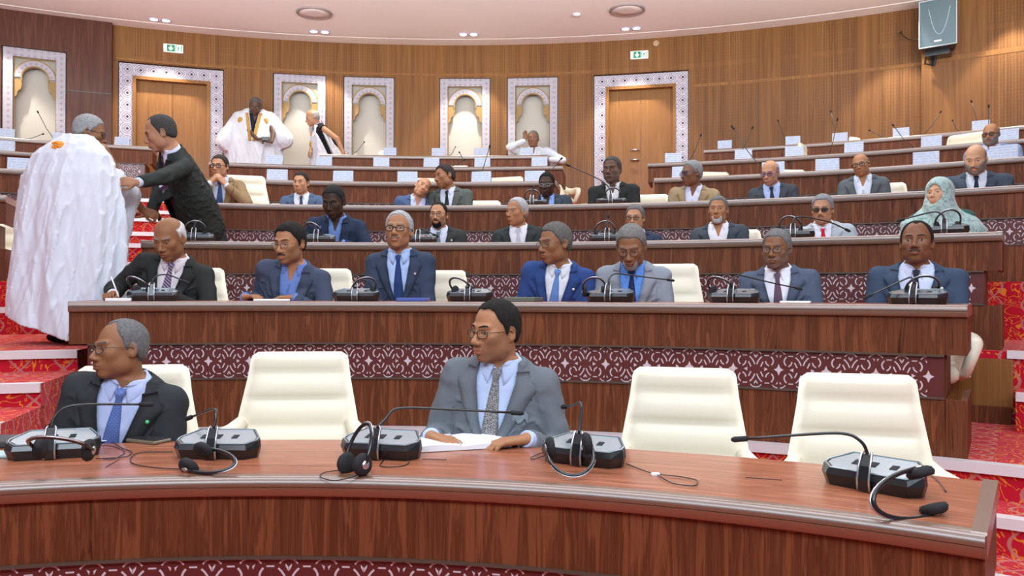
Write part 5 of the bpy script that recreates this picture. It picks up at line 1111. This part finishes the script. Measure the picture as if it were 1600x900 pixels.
# front desk: five units
unit(1, 88, 'microphone unit at the left end of the front desk, before the man in charcoal', [(.0, .01, .03), (.02, .03, .065), (.08, .05, .075), (.27, .08, .070)], dr=unit_px(88, 712), turn=4)
unit(1, 345, 'microphone unit left of the empty middle-left chair, headphones resting before it', [(-.0, .02, .03), (-.01, .05, .06), (-.06, .11, .045), (-.16, .20, .005)], dr=unit_px(345, 712), turn=-6)
unit(1, 600, 'microphone unit before the first empty chair right of centre-left, neck bent right', [(.03, .02, .03), (.05, .03, .060), (.10, .05, .065), (.47, .12, .035)], dr=unit_px(600, 712), turn=-10)
unit(1, 915, 'microphone unit right of the papers, with a headband lying in front', [(.01, .03, .045), (.015, .06, .10), (-.01, .12, .075), (-.03, .20, .06)], dr=unit_px(915, 722), turn=-12)
unit(1, 1368, 'microphone unit at the right end of the front desk, neck stretched left', [(-.01, .0, .03), (-.04, .01, .055), (-.09, .02, .060), (-.34, .05, .035)], dr=unit_px(1368, 762), turn=-18)
# headphones on the front desk
Bz = lambda a, b, c: Rz(math.radians(a)) @ Rx(math.radians(b)) @ Ry(math.radians(c))
headphones(dpt(98, 700, .078), Bz(0, 62, 6), 'black headphones resting on the leftmost microphone unit', cable=[dpt(135, 700, .05), dpt(170, 695), dpt(200, 705), dpt(180, 718), dpt(150, 716)])
headphones(dpt(312, 718, .036), cols((.35, .75, .55), (1, -.25, .05)), 'black headphones with silver wire lying before the second unit from the left', span=.05, arch=.12, cable=[dpt(290, 733), dpt(240, 731), dpt(205, 725), dpt(203, 715), dpt(215, 706), dpt(270, 706)])
headphones(dpt(556, 718, .045), cols((.75, -.6, .08), (.28, .35, .9)), 'black headphones standing at the left of the third unit', span=.052, arch=.10, cable=[dpt(552, 733), dpt(505, 737), dpt(497, 745), dpt(520, 752), dpt(552, 746), dpt(574, 735)])
headphones(dpt(890, 702, .080), cols((1, .1, .10), (-.05, -.75, -.60)), 'black headband lying on its side before the fourth unit', span=.072, arch=.085, cable=[dpt(862, 706), dpt(835, 718), dpt(826, 716), dpt(850, 705), dpt(880, 703)])
headphones(dpt(1442, 768, .058), cols((-.22, .30, .92), (-1, -.35, -.02)), 'black headphones hooked around the bracket of the rightmost unit', span=.060, arch=.15, cable=[dpt(1455, 742), dpt(1470, 755), dpt(1478, 768)])
def cord(name, pts, label, r=.0018, smooth=4):
    c_ = np.array(pts, float); P_ = []
    for i in range(len(c_) - 1):
        for t in np.linspace(0, 1, 6, endpoint=False): P_.append(c_[i] * (1 - t) + c_[i + 1] * t)
    P_.append(c_[-1]); P_ = np.array(P_)
    for _ in range(smooth): P_[1:-1] = (P_[:-2] + P_[1:-1] * 2 + P_[2:]) / 4
    o = c_.mean(0); mb = MB(); mb.tube(P_ - o, r, 6); ob = mb.build(name, BLK, smooth=True); ob.location = o; return tag(ob, label, 'cable')
cord('looped_cable', [dpt(978, 724), dpt(1005, 735), dpt(1025, 741), dpt(1060, 744), dpt(1092, 750), dpt(1088, 760), dpt(1050, 756), dpt(1028, 742)], 'thin looped cable with a white tie, right of the fourth unit')
q = dpt(1024, 741, .004); mb = MB(); mb.box((0, 0, 0), (.028, .012, .009), bev=.002); o = mb.build('cable_tie', PAPER); o.location = q; tag(o, 'small white plastic tie around the looped cable', 'cable tie')
cord('thin_cable', [dpt(640, 722, .003), dpt(632, 728, .003), dpt(605, 730, .003), dpt(592, 728, .003), dpt(600, 718, .003), dpt(598, 705, .003)], 'thin cable looping under the third unit')
cord('thin_cable', [dpt(160, 716), dpt(200, 714), dpt(208, 706), dpt(190, 700), dpt(175, 690)], 'thin cable beside the phone at the left of the front desk')
for x0, y0, x1, y1, lb in ((165, 730, 186, 718, 'short dark slot line in the desktop right of the leftmost unit'), (660, 717, 698, 718, 'thin dark seam in the desktop below the open papers'), (1165, 746, 1222, 750, 'thin dark seam in the desktop left of the rightmost unit')):
    a_, b_ = dpt(x0, y0, .0012), dpt(x1, y1, .0012); mb = MB(); mb.tube([np.zeros(3), np.array(b_) - np.array(a_)], .0012, 4); o = mb.build('desk_seam', BLK); o.location = a_; tag(o, lb, 'seam')
# phone, notebook, tablet, papers on the front desk
def sheet(px, py, w_, d_, h_, ang, name, m_, label, cat, k=1, dz=0.):
    q = at_z(px, py, TOP[k] + .001); mb = MB(); mb.box((0, 0, h_ / 2), (w_, d_, h_), bev=min(.004, h_ * .4)); o = mb.build(name, m_); o.location = (q[0], q[1], q[2] + dz); o.rotation_euler = (0, 0, math.radians(ang)); return tag(o, label, cat)
e_ = empty('mobile_phone', at_z(232, 690, TOP[1] + .001), math.radians(-24), 'mobile phone in a bronze flip case on the front desk', 'phone')
mb = MB(); mb.box((0, 0, .006), (.155, .08, .012), bev=.003); mb.build('case', mat('bronze phone case', (.20, .16, .12), .35), e_)
mb = MB(); mb.box((0, 0, .0135), (.14, .068, .003)); mb.build('screen', mat('phone screen', (.05, .05, .045), .1, coat=1), e_)
sheet(150, 687, .17, .12, .003, 40, 'paper_sheet', PAPER, 'sheet of white paper before the man in charcoal', 'paper')
e_ = empty('tablet_folder', at_z(18, 694, TOP[1] + .001), math.radians(6), 'dark folder with a small metal clasp at the left edge of the front desk', 'folder')
mb = MB(); mb.box((0, 0, .012), (.26, .16, .024), bev=.006); mb.build('cover', mat('dark folder', (.05, .06, .065), .3), e_); mb = MB(); mb.box((.06, -.02, .0265), (.05, .012, .005), bev=.002); mb.build('clasp', SILV, e_)
sheet(12, 712, .15, .09, .010, 0, 'notebook', mat('pale teal cover', (.45, .62, .62), .5), 'pale teal notebook under the edge of the leftmost unit', 'notebook')
e_ = empty('open_binder', at_z(712, 694, TOP[1] + .001), math.radians(16), 'open white bound report lying before the man in grey', 'document')
for s_, nm in ((-1, 'left_page'), (1, 'right_page')):
    mb = MB(); v = []; xs = np.linspace(0, .19, 8); hh = .017 + .008 * np.sin(xs / .19 * math.pi); prof = [(s_ * x, z) for x, z in zip(xs, hh * (1 if s_ < 0 else .8))]
    n_ = len(prof); v = [(x, y, z) for y in (-.12, .12) for x, z in prof] + [(x, y, .001) for y in (-.12, .12) for x, z in prof]
    f = [(i, i + 1, n_ + i + 1, n_ + i) for i in range(n_ - 1)] + [(i, i + 1, 2 * n_ + i + 1, 2 * n_ + i) for i in range(n_ - 1)] + [(n_ + i, n_ + i + 1, 3 * n_ + i + 1, 3 * n_ + i) for i in range(n_ - 1)] + [(n_ - 1, 2 * n_ - 1, 4 * n_ - 1, 3 * n_ - 1)]
    mb.add(v, f, [(a_, b_) for a_, b_, c_ in v]); mb.build(nm, PAPER, e_)
mb = MB(); mb.tube([(-.004, y, .020 + .004 * (i % 2)) for i, y in enumerate(np.linspace(-.115, .115, 24))], .0022, 5); mb.build('spiral', SILV, e_)
sheet(772, 690, .20, .15, .006, -8, 'paper_sheet', mat('pale blue paper', (.70, .74, .86), .6), 'pale blue printed sheet right of the open report', 'paper')
# cream chairs of the front row without a sitter
chair(P(phi_of(at_r(447, 4.55, c=C1), C1), 4.55, 0, C1), -math.radians(phi_of(at_r(447, 4.55, c=C1), C1)), 'empty cream leather chair left of the man in grey, front row', -.01)
for px, r_, lb in ((1066, 4.24, 'empty cream leather chair right of the man in grey, front row'), (1360, 4.28, 'rightmost empty cream leather chair in the front row')):
    ph = phi_of(at_r(px, r_, c=C1), C1); o_ = chair(P(ph, r_, 0, C1), -math.radians(ph) + (.10 if px < 1200 else .24), lb, -.03); o_.scale = (.90, .86, 1)
# second row units
U2 = [(240, 455, [(.0, .01, .03), (.03, .02, .055), (.08, .05, .06), (.17, .05, .02)], 'microphone unit before the writing man in black, second row'),
      (558, 455, [(.03, .03, .03), (.07, .06, .02), (.1, .09, -.03)], 'microphone unit between the moustached man and the silver-haired man'),
      (735, 457, [(-.005, .02, .02), (-.01, .05, .05)], 'microphone unit between the silver-haired man and the man in bright blue'),
      (955, 455, [(.0, .01, .03), (.03, .02, .07), (.12, .05, .06), (.38, .10, .03)], 'microphone unit before the man in pale grey, neck stretched right'),
      (1148, 456, [(.01, .01, .04), (.06, .03, .055), (.2, .05, .02), (.40, .08, -.02)], 'microphone unit before the man with the mauve tie, second row'),
      (1435, 457, [(-.01, .01, .04), (-.05, .02, .02), (-.12, .03, -.015), (-.21, .04, -.06)], 'microphone unit before the man in navy at the far right, second row')]
for i, (px, py, g_, lb) in enumerate(U2): unit(2, px, lb, g_, dr=.24, turn=-4 * i + 4)
for px, a_, sp, lb, sd in ((222, -30, .07, 'headphones lying by the writing man’s microphone unit', -.5), (568, 25, .075, 'headphones leaning on the unit left of the silver-haired man', .3), (722, -20, .07, 'headphones beside the unit left of the man in bright blue', -.4), (928, 10, .07, 'headphones on the left of the pale grey man’s unit', -.4), (1128, -20, .075, 'headphones over the unit before the man with the mauve tie', .2), (1440, 15, .08, 'headphones resting on the far right unit of the second row', .2)):
    b, rz = on_desk(2, px, .22 if sp != .08 else .30); headphones((b[0], b[1], b[2] + .075), Rz(rz + math.radians(a_)) @ Rx(math.radians(50)), lb.replace('’s', ''), span=sp)
def desk_sheet(k, px, dr, w_, d_, h_, ang, name, m_, label, cat):
    b, rz = on_desk(k, px, dr); mb = MB(); mb.box((0, 0, h_ / 2), (w_, d_, h_), bev=min(.003, h_ * .3)); o = mb.build(name, m_); o.location = b; o.rotation_euler = (0, 0, rz + math.radians(ang)); return tag(o, label, cat)
desk_sheet(2, 425, .20, .22, .22, .012, 12, 'paper_stack', PAPER, 'white papers before the moustached man in slate blue', 'paper')
desk_sheet(2, 646, .22, .19, .22, .022, 4, 'folder', mat('blue folder', (.08, .11, .38), .4), 'blue folder before the silver-haired man', 'folder')
desk_sheet(2, 818, .20, .20, .20, .028, -8, 'book', mat('dark green book', (.12, .13, .10), .5), 'thick dark book before the man in bright blue', 'book')
desk_sheet(2, 186, .14, .14, .16, .018, 10, 'writing_pad', PAPER, 'white writing pad under the hand of the man in black', 'pad')
desk_sheet(2, 1243, .20, .16, .12, .012, 0, 'paper_stack', PAPER, 'white paper to the right of the man with the mauve tie', 'paper')
def pen(k, px, dr, z_, vec, m_, label):
    b, rz = on_desk(k, px, dr); v_ = np.array(vec, float); v_ /= np.linalg.norm(v_); mb = MB(); mb.tube([(0, 0, 0), v_ * .012, v_ * .14, v_ * .145], [.001, .0045, .0048, .002], 8); o = mb.build('pen', m_, smooth=True); o.location = (b[0], b[1], b[2] + z_); return tag(o, label, 'pen')
pen(2, 186, .30, .02, (-.35, .05, .85), mat('white pen', (.8, .8, .85), .3), 'white pen in the hand of the man in the black suit')
pen(3, 491, .33, .02, (.35, 0, .85), mat('blue pen', (.03, .10, .55), .3), 'blue pen held by the dark-skinned man in navy')
# third and fourth row units
for k, px, g_, lb in ((3, 305, [(.0, .02, .05), (.01, .05, .06)], 'microphone unit at the left end of the third row desk'), (3, 496, [(-.02, .02, .05), (-.08, .05, .06)], 'microphone unit before the man with the blue pen'),
                      (3, 655, [(.02, .02, .02), (.12, .05, -.03)], 'microphone unit left of the man with the black goatee'), (3, 950, [(.0, .02, .06), (.01, .04, .09)], 'microphone unit left of the half hidden man in the third row'),
                      (3, 1240, [(.01, .01, .05), (.10, .03, .06), (.3, .05, .02), (.42, .08, -.03)], 'microphone unit before the man with the red tie, neck stretched right'), (3, 1476, [(.0, .02, .03), (-.03, .05, .06), (-.25, .05, .0)], 'microphone unit before the woman in the headscarf'),
                      (4, 832, [(.0, .02, .05), (.01, .03, .07)], 'microphone unit left of the very dark-skinned man with glasses'), (4, 955, [(-.01, .0, .06), (-.10, .0, .14), (-.40, .0, .27)], 'microphone unit before the man in the black jacket, neck rising left')):
    unit(k, px, lb, g_, dr=.22, sc_=1.25)
for k, px, a_, lb in ((3, 305, 10, 'headphones on the unit at the left end of the third row'), (3, 490, -20, 'headphones on the unit by the man with the blue pen'), (3, 945, 10, 'headphones over the unit left of the half hidden man'), (3, 1236, -10, 'headphones over the unit before the man with the red tie'), (3, 1480, 20, 'headphones before the woman in the headscarf'), (4, 832, 0, 'headphones over the unit beside the very dark-skinned man'), (4, 957, 10, 'headphones over the unit before the man in the black jacket')):
    b, rz = on_desk(k, px, .26); headphones((b[0], b[1], b[2] + .075), Rz(rz + math.radians(a_)) @ Rx(math.radians(35)), lb, span=.08)
# name cards, rear rows
def card(k, px, label, w_=.21, h_=.135, turn=0.):
    b, rz = on_desk(k, px, .09); mb = MB(); t_ = .005
    v = [(-w_ / 2, 0, 0), (w_ / 2, 0, 0), (w_ / 2, .03, h_), (-w_ / 2, .03, h_), (w_ / 2, .065, 0), (-w_ / 2, .065, 0)]
    mb.add(v, [(0, 1, 2, 3), (3, 2, 4, 5), (0, 3, 5), (1, 4, 2)], [(p[0] + px, p[2] / .135 * 1.0) for p in v]); o = mb.build('name_card', CARD); o.location = b; o.rotation_euler = (0, 0, rz + math.radians(turn)); return tag(o, label, 'name card', 'name cards on the rear desks')
ROWN = {5: 'fifth', 6: 'sixth', 7: 'top'}; ORD = ['leftmost', 'second', 'third', 'fourth', 'fifth', 'sixth', 'seventh', 'eighth']
for k, sec, L_ in ((5, 'left', (432, 535, 636, 751, 835)), (6, 'left', (428, 505, 595, 673, 753, 842)), (7, 'middle', (608, 684, 750, 822)), (5, 'right', (1066, 1208, 1293, 1447, 1568)), (6, 'right', (1052, 1161, 1241, 1334, 1455, 1574)), (7, 'right', (1132, 1239, 1312, 1408, 1533)), (7, 'far left', (8, 94, 189))):
    for j, px in enumerate(L_):
        card(k, px, 'white name card, %s, %s part of the %s row' % ('leftmost' if j == 0 else ORD[j] + ' from the left', sec, ROWN[k]), w_=.235 if k == 5 else .215 if k == 6 else .20, turn=rnd.uniform(-8, 8))
card(6, 6, 'white name card at the far left edge on the sixth row'); card(5, 28, 'white name card at the far left on the fifth row, by the robe'); 
# slender microphones of the rear rows
GN = [(5, 746, 268, 766, 226, 'rising right behind the grey-green suit'), (5, 838, 263, 879, 246, 'reaching right past the glasses wearer'), (6, 735, 243, 717, 237, 'short, left of the niche glow'), (6, 690, 250, 727, 249, 'lying low in the sixth row middle'), (7, 548, 237, 570, 221, 'rising right behind the leaning robed man'),
      (7, 700, 236, 712, 229, 'pale, below the glowing niche'), (6, 1076, 250, 1096, 209, 'upright before the right door frame'), (5, 1197, 250, 1143, 196, 'long, slanting left above the bald heads'), (6, 1150, 215, 1177, 197, 'thin, slanting right near the wall'), (7, 1232, 208, 1215, 187, 'short, slanting left in the top row'),
      (6, 1296, 240, 1309, 184, 'tall and nearly upright, right part'), (7, 1308, 205, 1298, 172, 'slanting left, behind the tall upright one'), (7, 1395, 203, 1357, 203, 'level, pointing left by the top row card'), (6, 1430, 240, 1394, 194, 'slanting left below the wedge-shaped chair'), (7, 1442, 206, 1471, 173, 'slanting right below the loudspeaker'),
      (7, 1533, 186, 1517, 156, 'slanting left near the right edge'), (6, 1545, 218, 1545, 163, 'upright in front of the bald man in pale blue'), (5, 1465, 262, 1463, 240, 'short, beside the fifth row card'), (7, 1500, 190, 1488, 187, 'low, beneath the loudspeaker'), (7, 86, 210, 58, 173, 'slanting left before the far left niche'), (7, 25, 216, 69, 209, 'nearly level before the far left niche')]
def slim(k, x0, y0, x1, y1, lb):
    R, c, dp = row(k); b, rz = on_desk(k, x0, .25); p1 = at_r(x1, R + .22, y1); d = np.array(p1) - np.array(b); L = np.linalg.norm(d)
    e = empty('gooseneck_microphone', b, 0, 'thin gooseneck microphone, ' + lb, 'microphone', 'slender microphones of the rear rows'); mb = MB(); mb.prism([(-.07, -.06), (.07, -.06), (.05, .06), (-.05, .06)], 0, .03, Rz(rz), bev=.008); mb.build('base', BLK, e)
    mid = d * .5 + np.array((0, 0, -.02)); mb = MB(); mb.tube([(0, 0, .02), mid * .5 + np.array((0, 0, .015)), mid, d * .92], .005, 6); g = mb.build('stem', mat('dark stem', (.05, .045, .045), .4), e, smooth=True)
    u = d / L; mb = MB(); mb.tube([d * .92, d * .93, d - u * .003, d], [.006, .011, .011, .005], 8); mb.build('microphone_head', BLKM, e, smooth=True)
for a_ in GN: slim(*a_)
# chairs showing above the rear desks
for k, px, pt, turn, lb in ((4, 375, 267, 4, 'behind the man in the tan jacket'), (4, 448, 313, 0, 'at the left shoulder of the smiling man'), (4, 597, 316, 0, 'left of the bald leaning man'), (4, 744, 308, 0, 'right of the grey-green suit'), (4, 1006, 298, 0, 'right of the black-jacketed man'),
                           (5, 655, 272, 8, 'behind the bald leaning man'), (5, 776, 271, -16, 'in the fifth row right of the grey-green suit'), (5, 566, 281, 0, 'low, in the fifth row above the pen writer'), (5, 1125, 262, 24, 'turned, behind the beige jacket'), (5, 1244, 258, 24, 'turned, right of the balding grey man'), (5, 1322, 259, 0, 'low, left of the tilted bald head'),
                           (6, 705, 253, 0, 'in the sixth row middle'), (6, 862, 254, 18, 'at the right end of the sixth row left part'), (6, 1158, 242, 0, 'low, in the sixth row right part'), (6, 1293, 222, 84, 'seen edge-on in the sixth row right part'),
                           (7, 552, 232, 30, 'leaning beside the robed man, top row'), (7, 596, 229, -24, 'leaning right of its twin, top row'), (7, 647, 235, 12, 'top row, left of the niche glow'), (7, 770, 233, 0, 'top row, left of the raised hand'), (7, 1218, 219, 0, 'top row, right part, second from left'), (7, 1374, 209, 50, 'top row, just left of the level microphone'),
                           (7, 1452, 200, 30, 'tilted like a wedge in the top row'), (6, 1496, 203, -20, 'large, left of the bald man in pale blue')):
    R, c, dp = row(k); r_ = R + dp + .28; p = at_r(px, r_, pt, c); ztop = p[2]; ph = phi_of(p, c); b = P(ph, r_, FLO[k]); dz = ztop - (FLO[k] + 1.035); chair(b, -math.radians(ph) + math.radians(turn), 'cream chair ' + lb, max(-.24, dz))
p = at_r(24, RAD[4] + 1.0, 303); chair(P(phi_of(p), RAD[4] + 1.0, FLO[4]), .35, 'cream chair behind the dark desk end at the far left', -.18)
